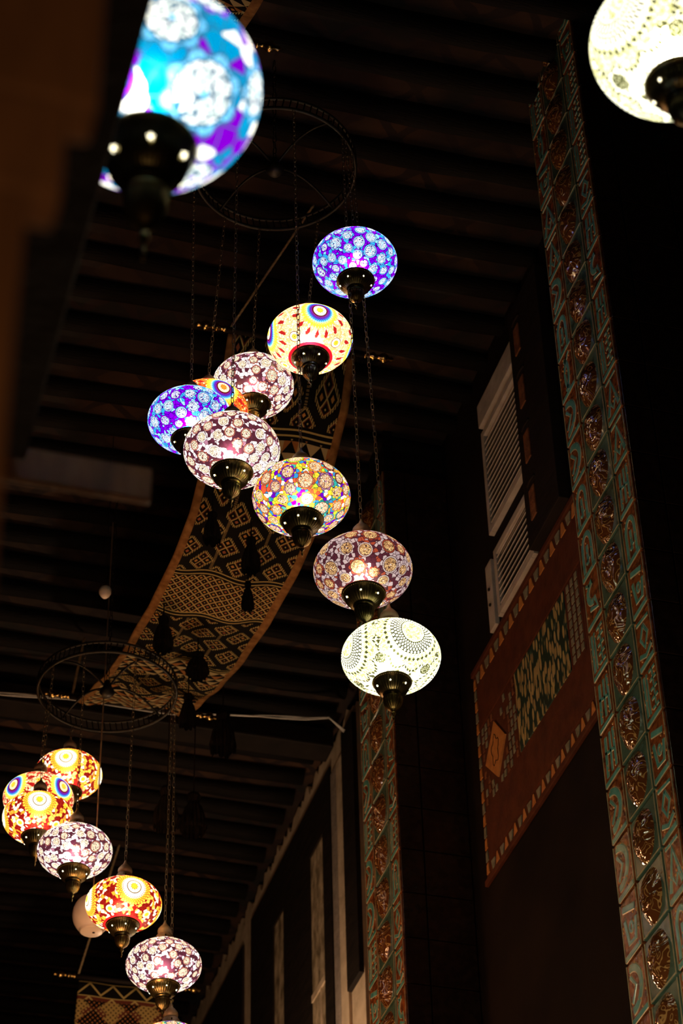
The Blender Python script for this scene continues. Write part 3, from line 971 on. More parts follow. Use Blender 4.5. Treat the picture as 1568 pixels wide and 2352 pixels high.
def tiled_pillar(label, X, cols, z_ref, nlo, nhi, pitch, depth, seed, side_x):
    y0, y1 = cols[0][0], cols[-1][1]
    t = thing('tiled_pillar', label, 'pillar', (X + depth / 2, (y0 + y1) / 2, 0))
    ox_, oy_ = X + depth / 2, (y0 + y1) / 2
    zlo, zhi = 0.0, ZC
    sh = MB(); sh.box(X + 0.012 - ox_, X + depth - ox_, y0 + 0.008 - oy_, y1 - 0.004 - oy_, zlo, zhi)
    sh.build('shaft', M_grout, t)
    rg = random.Random(seed)
    last = -1
    meds = {}
    for k in range(nlo, nhi):
        zc = z_ref + k * pitch
        for ci, (ya, yb) in enumerate(cols):
            wd = (yb - ya) - 0.010
            yc = (ya + yb) / 2
            mid = ci == 1
            tb = MB(); tb.box(X - ox_, X + 0.02 - ox_, yc - wd / 2 - oy_, yc + wd / 2 - oy_, zc - pitch / 2 + 0.006, zc + pitch / 2 - 0.006, bev=0.0025)
            tile = tb.build('glazed_tile', M_tile_green if mid else M_tile_brown, t)
            if mid:
                sd = (k * 13 + seed) % 5
                if sd not in meds: meds[sd] = medal_mesh(wd, pitch, sd)
                to_wall(meds[sd], X - ox_, yc - oy_, zc).build('medallion', M_medal, tile, True)
                le = MB()
                for xe in (-wd / 2 + 0.004, wd / 2 - 0.004):
                    ribbon(le, [(xe, -pitch / 2 + 0.006), (xe, pitch / 2 - 0.006)], 0.0030, 0.0018, 0)
                ribbon(le, [(-wd / 2 + 0.008, -pitch / 2 + 0.010), (wd / 2 - 0.008, -pitch / 2 + 0.010)], 0.0028, 0.0018, 0)
                to_wall(le, X - ox_, yc - oy_, zc).build('edge_line', M_creamline, tile)
            else:
                kd = rg.randrange(len(MOTIFS))
                while kd == last: kd = rg.randrange(len(MOTIFS))
                last = kd
                to_wall(relief_mesh(kd, wd, pitch), X - ox_, yc - oy_, zc).build('relief', [M_teal, M_creamline, M_terracotta_glz], tile)
    st = MB()
    xx = X
    for k in range(nlo, nhi):
        zc = z_ref + k * pitch
        xq = X + 0.002
        first = True
        while xq < side_x:
            xe = xq + (0.10 if first else 0.2)
            st.box(xq + 0.003 - ox_, xe - 0.003 - ox_, y0 - 0.004 - oy_, y0 + 0.012 - oy_, zc - pitch / 2 + 0.003, zc + pitch / 2 - 0.003, bev=0.002)
            xq = xe; first = False
    st.build('side_tiling', M_tile_dark, t)
    return t


M_terracotta_glz = surf('amber_glaze', (0.45, 0.20, 0.06), (0.6, 0.3, 0.1), 30, 0.2, 0, 0.0)
tiled_pillar('tall glazed-tile pillar with bulging golden medallions, the nearer and larger one on the right', 2.53,
             [(5.06, 5.19), (5.19, 5.39), (5.39, 5.53)], 3.15 + H0, -3, 23, 0.2, 0.06, 3, 3.4)
tiled_pillar('tiled pillar with golden medallions standing under the white lace lamp, the farther and smaller one', 2.53,
             [(7.55, 7.67), (7.67, 7.88), (7.88, 8.02)], 3.95 + H0, -2, 15, 0.2, 0.055, 8, 2.85)

# ------------------------------------------------------------------ mosaic frieze, shutters, carved post (right wall)
XW = 2.84
fr = thing('mosaic_frieze', 'red-brown wall panel with green and cream inlay, between the two tiled pillars', 'wall panel', (XW, 6.5, z(4.62)))
ox_, oy_, oz_ = XW, 6.5, z(4.62)


def fbox(name, y0, y1, z0, z1, th, mat, bev=0.0, par=None):
    mm = MB(); mm.box(-th, -0.001, y0 - oy_, y1 - oy_, z(z0) - oz_, z(z1) - oz_, bev=bev)
    return mm.build(name, mat, par or fr)


fbox('lower_molding', 5.54, 7.39, 4.62, 4.645, 0.018, M_wood_red, 0.004)
fbox('lower_band', 5.54, 7.345, 4.715, 4.935, 0.010, M_wood_red, 0.002)
fbox('upper_band', 5.54, 7.345, 5.335, 5.545, 0.010, M_wood_red, 0.002)
fbox('upper_molding', 5.54, 7.39, 5.62, 5.645, 0.016, M_wood_red, 0.004)
fbox('panel_ground', 5.54, 7.39, 4.645, 5.62, 0.005, M_wood_red)
m, nt, out = newmat('cell_inlay')
p = nt.nodes.new('ShaderNodeBsdfPrincipled')
mp = nt.nodes.new('ShaderNodeMapping'); mp.inputs['Scale'].default_value = (1, 1.9, 0.62); mp.inputs['Rotation'].default_value = (0.15, 0, 0)
nt.links.new(objco(nt), mp.inputs[0])
vc = voro(nt, mp.outputs[0], 26)
cellc = mixc(nt, sepxyz(nt, vc.outputs['Color'])[0], (0.26, 0.20, 0.08), (0.50, 0.40, 0.17))
vd = E(nt, vc.outputs['Distance'])
col = mixc(nt, vd < 0.56, (0.012, 0.035, 0.026), (0.06, 0.11, 0.08))
col = mixc(nt, vd < 0.49, col, cellc)
nt.links.new(col.s, p.inputs['Base Color']); p.inputs['Roughness'].default_value = 0.4
nt.links.new(p.outputs[0], out.inputs[0])
fbox('cell_inlay', 6.37, 6.93, 4.955, 5.325, 0.009, m, 0.003)
rg = random.Random(5)


def chip(mm, q, th0, th1, mi):
    vs = [(-th1, u_ - oy_, z(v_) - oz_) for u_, v_ in q] + [(-th0, u_ - oy_, z(v_) - oz_) for u_, v_ in q]
    mm.add(vs, [(0, 1, 2, 3), (4, 7, 6, 5), (0, 4, 5, 1), (1, 5, 6, 2), (2, 6, 7, 3), (3, 7, 4, 0)], mi)


def mosaic_row(name, y0, y1, z0, z1, step=0.052):
    """a strip with alternating orange and pale pieces set in it"""
    mm = MB()
    mm.box(-0.006, -0.001, y0 - oy_, y1 - oy_, z(z0) - oz_, z(z1) - oz_, 2)
    yy = y0
    k = 0
    while yy < y1 - step * 0.6:
        a_, b_ = yy + 0.004, min(yy + step - 0.004, y1)
        zz0, zz1 = z0 + 0.007, z1 - 0.007
        if k % 2 == 0: q = [(a_, zz0), (b_, zz0), (b_ - 0.014, zz1), (a_ + 0.02, zz1)]
        else: q = [(a_ + 0.014, zz0 + 0.006), (b_ - 0.012, zz0 + 0.004), (b_, zz1 - 0.004), (a_ + 0.002, zz1 - 0.008)]
        chip(mm, q, 0.004, 0.010, k % 2)
        yy += step; k += 1
    return mm.build(name, [M_orange_tile, M_pale_tile, M_wood_red], fr)


mosaic_row('mosaic_border', 5.56, 7.345, 4.647, 4.713)
mosaic_row('mosaic_border', 5.56, 7.345, 5.548, 5.618, 0.06)
mm = MB()
mm.box(-0.006, -0.001, 7.348 - oy_, 7.385 - oy_, z(4.65) - oz_, z(5.6) - oz_, 2)
zz = 4.67
k = 0
while zz < 5.55:
    chip(mm, [(7.352, zz), (7.38, zz), (7.376, zz + 0.04), (7.356, zz + 0.045)], 0.004, 0.010, k % 2)
    zz += 0.055; k += 1
mm.build('mosaic_border', [M_orange_tile, M_pale_tile, M_wood_red], fr)
sm = MB()
sm.box(-0.006, -0.001, 6.935 - oy_, 7.345 - oy_, z(4.94) - oz_, z(5.333) - oz_, 2)
for i in range(11):
    for j in range(9):
        yy, zz = 6.945 + 0.036 * i, 4.955 + 0.042 * j
        if abs((yy + 0.012 - 7.175) / 0.12) + abs((zz + 0.015 - 5.13) / 0.15) < 1.25: continue
        if rg.random() < 0.2: continue
        d = rg.uniform(-0.005, 0.005)
        chip(sm, [(yy + d, zz), (yy + 0.022 + d, zz + d), (yy + 0.020, zz + 0.03), (yy, zz + 0.028)], 0.004, 0.009, 1 if rg.random() < 0.7 else 0)
sm.build('small_mosaic', [M_terracotta, M_pale_tile, M_wood_red], fr)
sm = MB()
sm.box(-0.006, -0.001, 6.22 - oy_, 6.365 - oy_, z(4.94) - oz_, z(5.333) - oz_, 2)
for i in range(3):
    for j in range(9):
        yy, zz = 6.232 + 0.043 * i, 4.96 + 0.041 * j
        chip(sm, [(yy, zz), (yy + 0.026, zz), (yy + 0.024, zz + 0.03), (yy, zz + 0.028)], 0.004, 0.009, 1)
sm.build('small_mosaic', [M_terracotta, M_pale_tile, M_wood_red], fr)
od = MB()
chip(od, [(7.175, 5.265), (7.30, 5.13), (7.175, 4.998), (7.065, 5.13)], 0.004, 0.013, 0)
odo = od.build('orange_diamond', M_orange_tile, fr)
cr = MB()
ptsq = []
for i in range(25):
    a_ = i / 24 * 2 * PI
    rr = 0.048 + 0.010 * math.sin(5 * a_)
    ptsq.append((-0.0135, 7.18 + rr * math.cos(a_) * 0.8 - oy_, z(5.13 + rr * math.sin(a_) * 1.3) - oz_))
cr.tube(ptsq, 0.0016, 5)
cr.build('engraved_line', M_wood_black, odo)


def shutter(label, y0, y1, z0, z1, pitch, frame=0.05):
    t = thing('louvred_shutter', label, 'shutter', (XW - 0.014, (y0 + y1) / 2, z(z0)))
    oy_ = (y0 + y1) / 2
    hh = z1 - z0
    fm = MB()
    for b_ in ((y1 - oy_ - 0.03, y1 - oy_, 0, hh), (y0 - oy_, y0 - oy_ + 0.03, 0, hh), (y0 - oy_ + 0.03, y1 - oy_ - 0.03, 0, frame), (y0 - oy_ + 0.03, y1 - oy_ - 0.03, hh - frame, hh)):
        fm.box(-0.012, 0.013, *b_, bev=0.003)
    fm.build('frame', M_white, t)
    zz = frame + pitch * 0.4
    while zz < hh - frame - pitch * 0.5:
        sl = MB()
        a_ = [(-0.010, zz), (-0.007, zz - 0.004), (0.010, zz + pitch * 0.62), (0.007, zz + pitch * 0.62 + 0.004)]
        ya, yb = y0 - oy_ + 0.03, y1 - oy_ - 0.03
        vs = [(p[0], ya, p[1]) for p in a_] + [(p[0], yb, p[1]) for p in a_]
        sl.add(vs, [(0, 1, 2, 3), (7, 6, 5, 4), (0, 4, 5, 1), (1, 5, 6, 2), (2, 6, 7, 3), (3, 7, 4, 0)])
        sl.build('slat', M_white, t)
        zz += pitch
    return t


shutter('tall white louvred shutter high on the right wall, above the smaller one', 6.57, 7.03, 6.11, 6.68, 0.034, 0.035)
shutter('lower white louvred shutter just above the mosaic frieze', 6.57, 7.00, 5.66, 6.00, 0.034, 0.035)
hb = MB(); hb.box(-0.028, 0.0, -0.34, 0.34, 0, 0.13, bev=0.004)
tag(hb.build('header_board', M_white, None, loc=(XW - 0.002, 6.70, z(6.72))), 'plain white board fixed above the tall shutter', 'board')
jb = MB(); jb.box(-0.02, 0.0, -0.035, 0.035, 0, 0.34, bev=0.004)
jo = tag(jb.build('jamb_plank', M_white, None, loc=(XW - 0.002, 7.08, z(5.66))), 'short white upright plank with two bolts beside the lower shutter', 'plank')
for zb in (0.12, 0.2):
    bb = MB(); bb.lathe([(0.007, -0.027), (0.007, -0.018)], 10, axis='X', origin=(0, 0.0, zb))
    bb.build('bolt', M_iron, jo)
cp = thing('carved_post', 'dark upright post inlaid with a column of terracotta blocks, in front of the shutters', 'post', (2.80, 6.42, z(5.66)))
hz_ = z(5.66)
pm = MB(); pm.box(-0.01, 0.038, -0.20, 0.14, 0, ZC - 0.16 - hz_, bev=0.004); pm.build('shaft', M_wood_black, cp)
for k in range(4):
    bz = z(5.76 + 0.297 * k) - hz_
    bm_ = MB(); bm_.box(-0.016, -0.008, 0.02, 0.078, bz, bz + 0.15, bev=0.003)
    bm_.build('terracotta_block', M_terracotta, cp)
    cm_ = MB(); cm_.tube([(-0.012, 0.01, bz + 0.185), (-0.015, 0.05, bz + 0.187), (-0.012, 0.09, bz + 0.185)], 0.005, 8)
    cm_.build('bead_molding', M_wood_black, cp, True)


# ------------------------------------------------------------------ rugs slung under the ceiling
def tri(s_):
    return (s_.frac() - 0.5).abs() * 2


def kilim_mat(name, zones):
    """zones: list of (v0, v1, kind) along the strip in metres; u across in metres"""
    m, nt, out = newmat(name)
    p = nt.nodes.new('ShaderNodeBsdfPrincipled')
    u, v = uvs(nt, 'weave')
    BLK, YL, OR, MR, TN = (0.006, 0.005, 0.004), (0.48, 0.36, 0.13), (0.48, 0.23, 0.06), (0.12, 0.03, 0.018), (0.34, 0.18, 0.06)

    def lattice(sz, blocks, ln=0.07):
        P_ = (u + v * 0.85) / sz; Q_ = (u - v * 0.85) / sz
        if blocks:
            bP, bQ = (P_ / 3.3).frac() * 3.3, (Q_ / 3.3).frac() * 3.3
            P_ = (P_ / 3.3).floor() * 3.0 + bP; Q_ = (Q_ / 3.3).floor() * 3.0 + bQ
        fp, fq = P_.frac(), Q_.frac()
        ip, iq = P_.floor(), Q_.floor()
        par = (ip + iq).mod(2)
        d = (fp - 0.5).abs().max((fq - 0.5).abs())
        par3 = (ip * 2 + iq).mod(3) > 1.5
        c = mixc(nt, par, MR, BLK)
        inner = mixc(nt, par3, OR, (0.32, 0.10, 0.05))
        c = mixc(nt, d < 0.33, c, BLK)
        c = mixc(nt, (d < 0.17) * (par > 0.5), c, inner)
        c = mixc(nt, (d < 0.08) * (par < 0.5), c, YL)
        c = mixc(nt, d > (0.5 - ln), c, YL)
        if blocks:
            infield = (bP < 2.0) * (bQ < 2.0)
            out1 = bP.max(bQ) - 2.0
            out2 = ((bP - 3.3) * -1).min((bQ - 3.3) * -1)
            near = (out1 < 0.22) * (out1 > 0.0) + ((bP > 3.08) * (bQ < 2.1)).max((bQ > 3.08) * (bP < 2.1))
            tooth = near * (tri((P_ + Q_) * 3.0) > 0.55) * (tri((P_ - Q_) * 3.0) > 0.0)
            blk = mixc(nt, tooth, BLK, YL)
            c = mixc(nt, infield, blk, c)
            # woven dotted seams running lengthwise
            for us in (0.18, 0.36):
                seam = ((u - us).abs() < 0.006) * (((v / 0.008).frac() > 0.4))
                c = mixc(nt, seam * (infield < 0.5), c, (0.20, 0.14, 0.06))
        return c

    def triangles():
        row = v / 0.042
        t_ = tri(u / 0.062 + (row.floor()) * 0.5)
        up = t_ > row.frac()
        alt = ((u / 0.062).floor() + row.floor()).mod(3) > 1.4
        return mixc(nt, up, BLK, mixc(nt, alt, (0.40, 0.30, 0.14), (0.30, 0.12, 0.035)))

    def stripes():
        w_ = (v / 0.045).frac()
        return mixc(nt, ((w_ - 0.2).abs() < 0.07).max((w_ - 0.75).abs() < 0.07), BLK, YL)

    def dots():
        P_ = (u + v) / 0.028; Q_ = (u - v) / 0.028
        dd = ((P_.frac() - 0.5) * (P_.frac() - 0.5) + (Q_.frac() - 0.5) * (Q_.frac() - 0.5)) < 0.06
        big = (tri(u / 0.20) + tri(v / 0.15)) > 1.0
        big2 = (tri(u / 0.20 + 0.5) + tri(v / 0.17)) > 1.25
        c = mixc(nt, dd, BLK, (0.40, 0.15, 0.05))
        c2 = mixc(nt, dd, (0.40, 0.27, 0.09), BLK)
        return mixc(nt, big, c, mixc(nt, big2, c2, mixc(nt, dd, MR, YL)))

    def zig():
        t_ = tri(u / 0.13)
        f = (v / 0.075).frac()
        return mixc(nt, (((t_ * 0.8 + 0.1) - f).abs() < 0.08).max((f < 0.07)), mixc(nt, (v / 0.075).floor().mod(2), BLK, MR), YL)

    fn = {'block': lambda: lattice(0.048, True, 0.06), 'lattice': lambda: lattice(0.040, False, 0.08), 'tri': triangles, 'stripe': stripes, 'dots': dots, 'zig': zig}
    built = {}
    col = mixc(nt, 0.0, BLK, BLK)
    for v0, v1, k in zones:
        if k not in built: built[k] = fn[k]()
        col = mixc(nt, (v > v0) * (v < v1), col, built[k])
    side = (u < 0.035).max(u > 0.505)
    nzt = nt.nodes.new('ShaderNodeTexNoise'); nzt.inputs['Scale'].default_value = 30
    nt.links.new(objco(nt), nzt.inputs['Vector'])
    tan = ramp(nt, nzt.outputs[0], [(0.3, (0.16, 0.07, 0.02)), (0.7, (0.30, 0.15, 0.05))], 'LINEAR')
    if name != 'dotted_kilim': col = mixc(nt, side, col, tan)
    nt.links.new(col.s, p.inputs['Base Color'])
    p.inputs['Roughness'].default_value = 0.95
    p.inputs['Specular IOR Level'].default_value = 0.1
    b = nt.nodes.new('ShaderNodeBump'); b.inputs['Strength'].default_value = 0.4; b.inputs['Distance'].default_value = 0.003
    nz3 = nt.nodes.new('ShaderNodeTexNoise'); nz3.inputs['Scale'].default_value = 180
    nt.links.new(objco(nt), nz3.inputs['Vector']); nt.links.new(nz3.outputs[0], b.inputs['Height'])
    nt.links.new(b.outputs[0], p.inputs['Normal'])
    nt.links.new(p.outputs[0], out.inputs[0])
    return m


def interp(tab, x):
    for (a, b) in zip(tab, tab[1:]):
        if x <= b[0]:
            f = (x - a[0]) / (b[0] - a[0])
            f = f * f * (3 - 2 * f) * 0.35 + f * 0.65
            return a[1] + (b[1] - a[1]) * f
    return tab[-1][1]


def rug(label, XL, XR, prof, mat, skew, seed, ripple=0.012, NU=40, NV=220, arc_v=False):
    """prof: list of (Y, Z) along the strip"""
    y0, y1 = prof[0][0], prof[-1][0]
    cx_, cy_, cz_ = (XL + XR) / 2, (y0 + y1) / 2, prof[0][1]
    vs, uv = [], []
    alen = 0.0
    for j in range(NV + 1):
        f = j / NV
        Y = y0 + (y1 - y0) * f
        Zs = interp(prof, Y)
        if j: alen += math.hypot((y1 - y0) / NV, Zs - zprev)
        zprev = Zs
        for i in range(NU + 1):
            g = i / NU
            X = XL + (XR - XL) * g + skew * f
            w_ = ripple * (math.sin(g * 7 + 3 * f * 5 + seed) * 0.7 + math.sin(g * 13 - f * 9)) * (0.3 + min(1, 1.6 * f))
            vs.append((X - cx_, Y - cy_, Zs - cz_ + w_))
            uv.append((g * 0.54, alen if arc_v else f * (y1 - y0)))
    fs = []
    for j in range(NV):
        for i in range(NU):
            a = j * (NU + 1) + i
            fs.append((a, a + 1, a + NU + 2, a + NU + 1))
    me = bpy.data.meshes.new('patterned_rug')
    me.from_pydata(vs, [], fs)
    l = me.uv_layers.new(name='weave')
    idx = np.empty(len(me.loops), np.int32); me.loops.foreach_get('vertex_index', idx)
    l.data.foreach_set('uv', np.array(uv, np.float32)[idx].ravel())
    me.polygons.foreach_set('use_smooth', [True] * len(fs))
    me.materials.append(mat)
    o = bpy.data.objects.new('patterned_rug', me)
    C.objects.link(o)
    o.location = (cx_, cy_, cz_)
    md = o.modifiers.new('t', 'SOLIDIFY'); md.thickness = 0.008; md.offset = 1
    return tag(o, label, 'rug')


K1 = kilim_mat('lozenge_kilim', [(0.0, 0.20, 'block'), (0.20, 0.245, 'stripe'), (0.245, 0.40, 'tri'), (0.40, 0.90, 'block'), (0.90, 0.945, 'stripe'), (0.945, 1.20, 'lattice'), (1.20, 1.245, 'stripe'), (1.245, 1.72, 'block'), (1.72, 1.765, 'stripe'), (1.765, 1.95, 'tri'), (1.95, 2.3, 'block'), (2.3, 3.0, 'tri')])
K2 = kilim_mat('dotted_kilim', [(0.0, 0.10, 'zig'), (0.10, 0.5, 'dots'), (0.5, 0.6, 'zig'), (0.6, 1.0, 'dots'), (1.0, 1.1, 'zig'), (1.1, 3, 'dots')])
rug('long lozenge-patterned black and yellow rug slung under the ceiling behind the upper lamps', 1.57, 2.11,
    [(6.58, z(6.56)), (6.70, z(6.35)), (6.93, z(6.20)), (7.15, z(6.07)), (7.4, z(6.04)), (7.8, z(6.05)), (8.17, z(6.13)), (8.57, z(6.25)), (8.93, z(6.40)), (9.3, z(6.58))], K1, -0.10, 1)
rug('dark rug with dotted diamonds and zigzag bands behind the lowest lamps', 1.92, 2.46,
    [(11.42, z(6.20)), (11.50, z(5.9)), (11.62, z(5.65)), (11.9, z(5.35)), (12.6, z(5.25)), (13.4, z(5.6)), (13.9, z(6.2))], K2, -0.1, 2, 0.006, arc_v=True)
rug('dark patterned rug whose edge just shows at the top behind the blurred blue lamp', 0.70, 1.23,
    [(2.9, z(6.5)), (3.4, z(6.15)), (4.0, z(6.1)), (4.6, z(6.25)), (5.05, z(6.5))], K1, 0.0, 3)

# rods with brass finials and the ropes that carry them


def rod(label, x0, x1, Y, Z, left_finial=True, rope_to=None, rope_to2=None):
    t = thing('rug_rod', label, 'rod', ((x0 + x1) / 2, Y, Z), group=None)
    hx = (x1 - x0) / 2
    r_ = MB(); r_.tube([(-hx, 0, 0), (hx, 0, 0)], 0.014, 12); r_.build('pole', M_wood_black, t, True)
    ends = [(-1, -hx)] + [(1, hx)]
    for sgn, xe in ends:
        f = MB()
        pr = [(0.010, 0), (0.016, 0.008), (0.010, 0.016), (0.010, 0.03), (0.017, 0.04), (0.017, 0.046), (0.009, 0.054), (0.009, 0.066), (0.019, 0.078), (0.022, 0.09), (0.017, 0.102), (0.008, 0.11), (0.012, 0.12), (0.001, 0.135)]
        f.lathe([(r1, xe + sgn * h1) for r1, h1 in (pr if sgn > 0 else pr[::-1])], 20, axis='X')
        f.build('finial', M_gold, t, True)
    for k, tgt in enumerate((rope_to, rope_to2)):
        if not tgt: continue
        xs = -hx + 0.01 if k == 0 else hx - 0.01
        d = (tgt[0] - (x0 + x1) / 2, tgt[1] - Y, tgt[2] - Z)
        rp = MB()
        for s_ in (0, 1, 2):
            pts_ = []
            for i in range(90):
                f_ = i / 89
                a_ = f_ * 70 + s_ * 2.094
                pts_.append((xs + (d[0] - xs) * f_ + 0.0035 * math.cos(a_), d[1] * f_ + 0.0035 * math.sin(a_), d[2] * f_ + 0.0035 * math.sin(a_ + 1)))
            rp.tube(pts_, 0.0036, 5)
        rp.build('rope', M_rope, t, True)
    return t


rod('black rod with brass finial and slanting rope at the near end of the lozenge rug', 1.56, 2.14, 6.57, z(6.575), rope_to=(1.83, 6.20, z(7.00)))
rod('black rod with brass finial holding the far end of the long lozenge rug', 1.44, 2.06, 9.31, z(6.60), rope_to=(1.5, 9.35, z(7.00)))
rod('black rod with brass finial and slanting rope above the dotted rug at the bottom', 1.90, 2.48, 11.41, z(6.22), rope_to=(2.08, 11.25, z(7.00)))
rod('pale wooden rod end beside the blurred blue lamp at the top', 0.68, 1.26, 5.08, z(6.52), rope_to=(0.8, 5.0, z(7.00)))

# tassels hanging below the long rug


def tassel(label, x, y, ztop, ln, rad, s_top):
    t = thing('wool_tassel', label, 'tassel', (x, y, ztop - ln), group=None)
    k = MB()
    n = 36
    prof = [(rad * 0.05, ln), (rad * 0.42, ln * 0.97), (rad * 0.55, ln * 0.88), (rad * 0.45, ln * 0.78), (rad * 0.38, ln * 0.74), (rad * 0.62, ln * 0.62), (rad * 0.85, ln * 0.4), (rad * 1.0, ln * 0.12), (rad * 0.92, 0.0)]
    rg_ = random.Random(int(x * 1000 + y * 77))
    vs = []
    for pi_, (r_, h_) in enumerate(prof):
        for q in range(n):
            a = 2 * PI * q / n
            jj = 1 + (0.16 * (q % 2) - 0.08) + rg_.uniform(-0.06, 0.06)
            hz = h_ + (rg_.uniform(-0.1, 0.06) * ln if pi_ == len(prof) - 1 else 0)
            vs.append((r_ * jj * math.cos(a), r_ * jj * math.sin(a), hz))
    fs = []
    for i in range(len(prof) - 1):
        for q in range(n):
            q2 = (q + 1) % n
            fs.append((i * n + q, (i + 1) * n + q, (i + 1) * n + q2, i * n + q2))
    fs.append(tuple(range(n)))
    k.add(vs, fs)
    k.build('skirt', M_tassel, t)
    st = MB(); st.tube([(0, 0, ln * 0.98), (0, 0, ln + s_top)], 0.003, 6); st.build('cord', M_tassel, t)
    return t


tdat = [
    ('black wool tassel over the upper left of the long rug, below the two-tone lamp', (1.62, 7.03, z(5.99)), 0.15, 0.036),
    ('black wool tassel over the middle of the long rug, left of the dim brown lamp', (1.80, 7.10, z(5.95)), 0.17, 0.038),
    ('slim black tassel over the lattice band of the long rug', (1.85, 7.35, z(5.92)), 0.14, 0.026),
    ('black wool tassel at the left edge of the long rug below its lattice band', (1.58, 7.75, z(5.98)), 0.17, 0.042),
    ('fluffy black pompom tassel at the turn of the long rug', (1.80, 8.05, z(6.04)), 0.12, 0.050),
    ('black tassel below the pompom, over the folded end of the long rug', (1.85, 8.45, z(6.10)), 0.17, 0.040),
]
for lb, (x, y, zt), ln, rd in tdat:
    tassel(lb, x, y, zt, ln, rd, 0.10)
for lb, (x, y, zt) in (('dim brown tassel hanging from the logs right of the folded rug', (2.12, 8.9, z(6.35))), ('dim brown tassel bundle hanging below the white cable', (1.88, 9.0, z(5.95))), ('faint tassel hanging beside the brown bundle under the cable', (2.03, 9.1, z(6.0)))):
    tassel(lb, x, y, zt, 0.22, 0.06, z(7.00) - zt)

# ------------------------------------------------------------------ hoops that carry the lamps


def hoop(label, cx_, cy_, zz, r, seed):
    t = thing('lamp_hoop', label, 'hanging hoop', (cx_, cy_, zz))
    a = MB()
    ring = lambda R_, h_: [(R_ * math.cos(2 * PI * k / 72), R_ * math.sin(2 * PI * k / 72), h_) for k in range(72)]
    a.tube(ring(r, 0.0), 0.007, 8, closed=True)
    a.tube(ring(r, 0.05), 0.006, 8, closed=True)
    a.build('rim', M_iron, t, True)
    b_ = MB()
    for k in range(72):
        an = 2 * PI * k / 72
        b_.tube([(r * math.cos(an), r * math.sin(an), 0), (r * math.cos(an + 0.03), r * math.sin(an + 0.03), 0.05)], 0.003, 5)
    b_.build('cage_bars', M_iron, t)
    for k in range(4):
        an = k * PI / 2 + 0.5
        s_ = MB()
        pts_ = [(r * f_ * math.cos(an), r * f_ * math.sin(an), 0.02 + 0.05 * math.sin(f_ * PI)) for f_ in [i / 12 for i in range(13)]]
        s_.tube(pts_, 0.005, 6)
        s_.build('spoke', M_iron, t, True)
    h_ = MB(); h_.lathe([(0.02, -0.02), (0.035, 0.0), (0.02, 0.03), (0.012, 0.06)], 16); h_.build('hub', M_iron, t, True)
    sc = chain_mesh(0.06, ZC - zz - 0.02, (0, 0), 0.03, 0.007, 0.002)
    sc.build('chain', M_iron, t, True)
    return t


HC1, HZ1, HC2, HZ2 = (1.5, 5.58), z(6.45), (1.44, 8.25), z(5.90)
hoop('black wrought-iron hoop high up that carries the upper cluster of lamps', HC1[0], HC1[1], HZ1, 0.30, 1)
hoop('black wrought-iron hoop that carries the lower left cluster of lamps', HC2[0], HC2[1], HZ2, 0.305, 2)


def on_hoop(x, y, hc, r=0.30):
    d = Vector((x - hc[0], y - hc[1]))
    d.normalize()
    return (hc[0] + d.x * r, hc[1] + d.y * r)


# ------------------------------------------------------------------ the lamps
def view_az(x, y): return math.atan2(-y, -x)


L_ = 'mosaic glass lamp'
UP = 'lamps of the upper cluster'
LO = 'lamps of the lower left cluster'
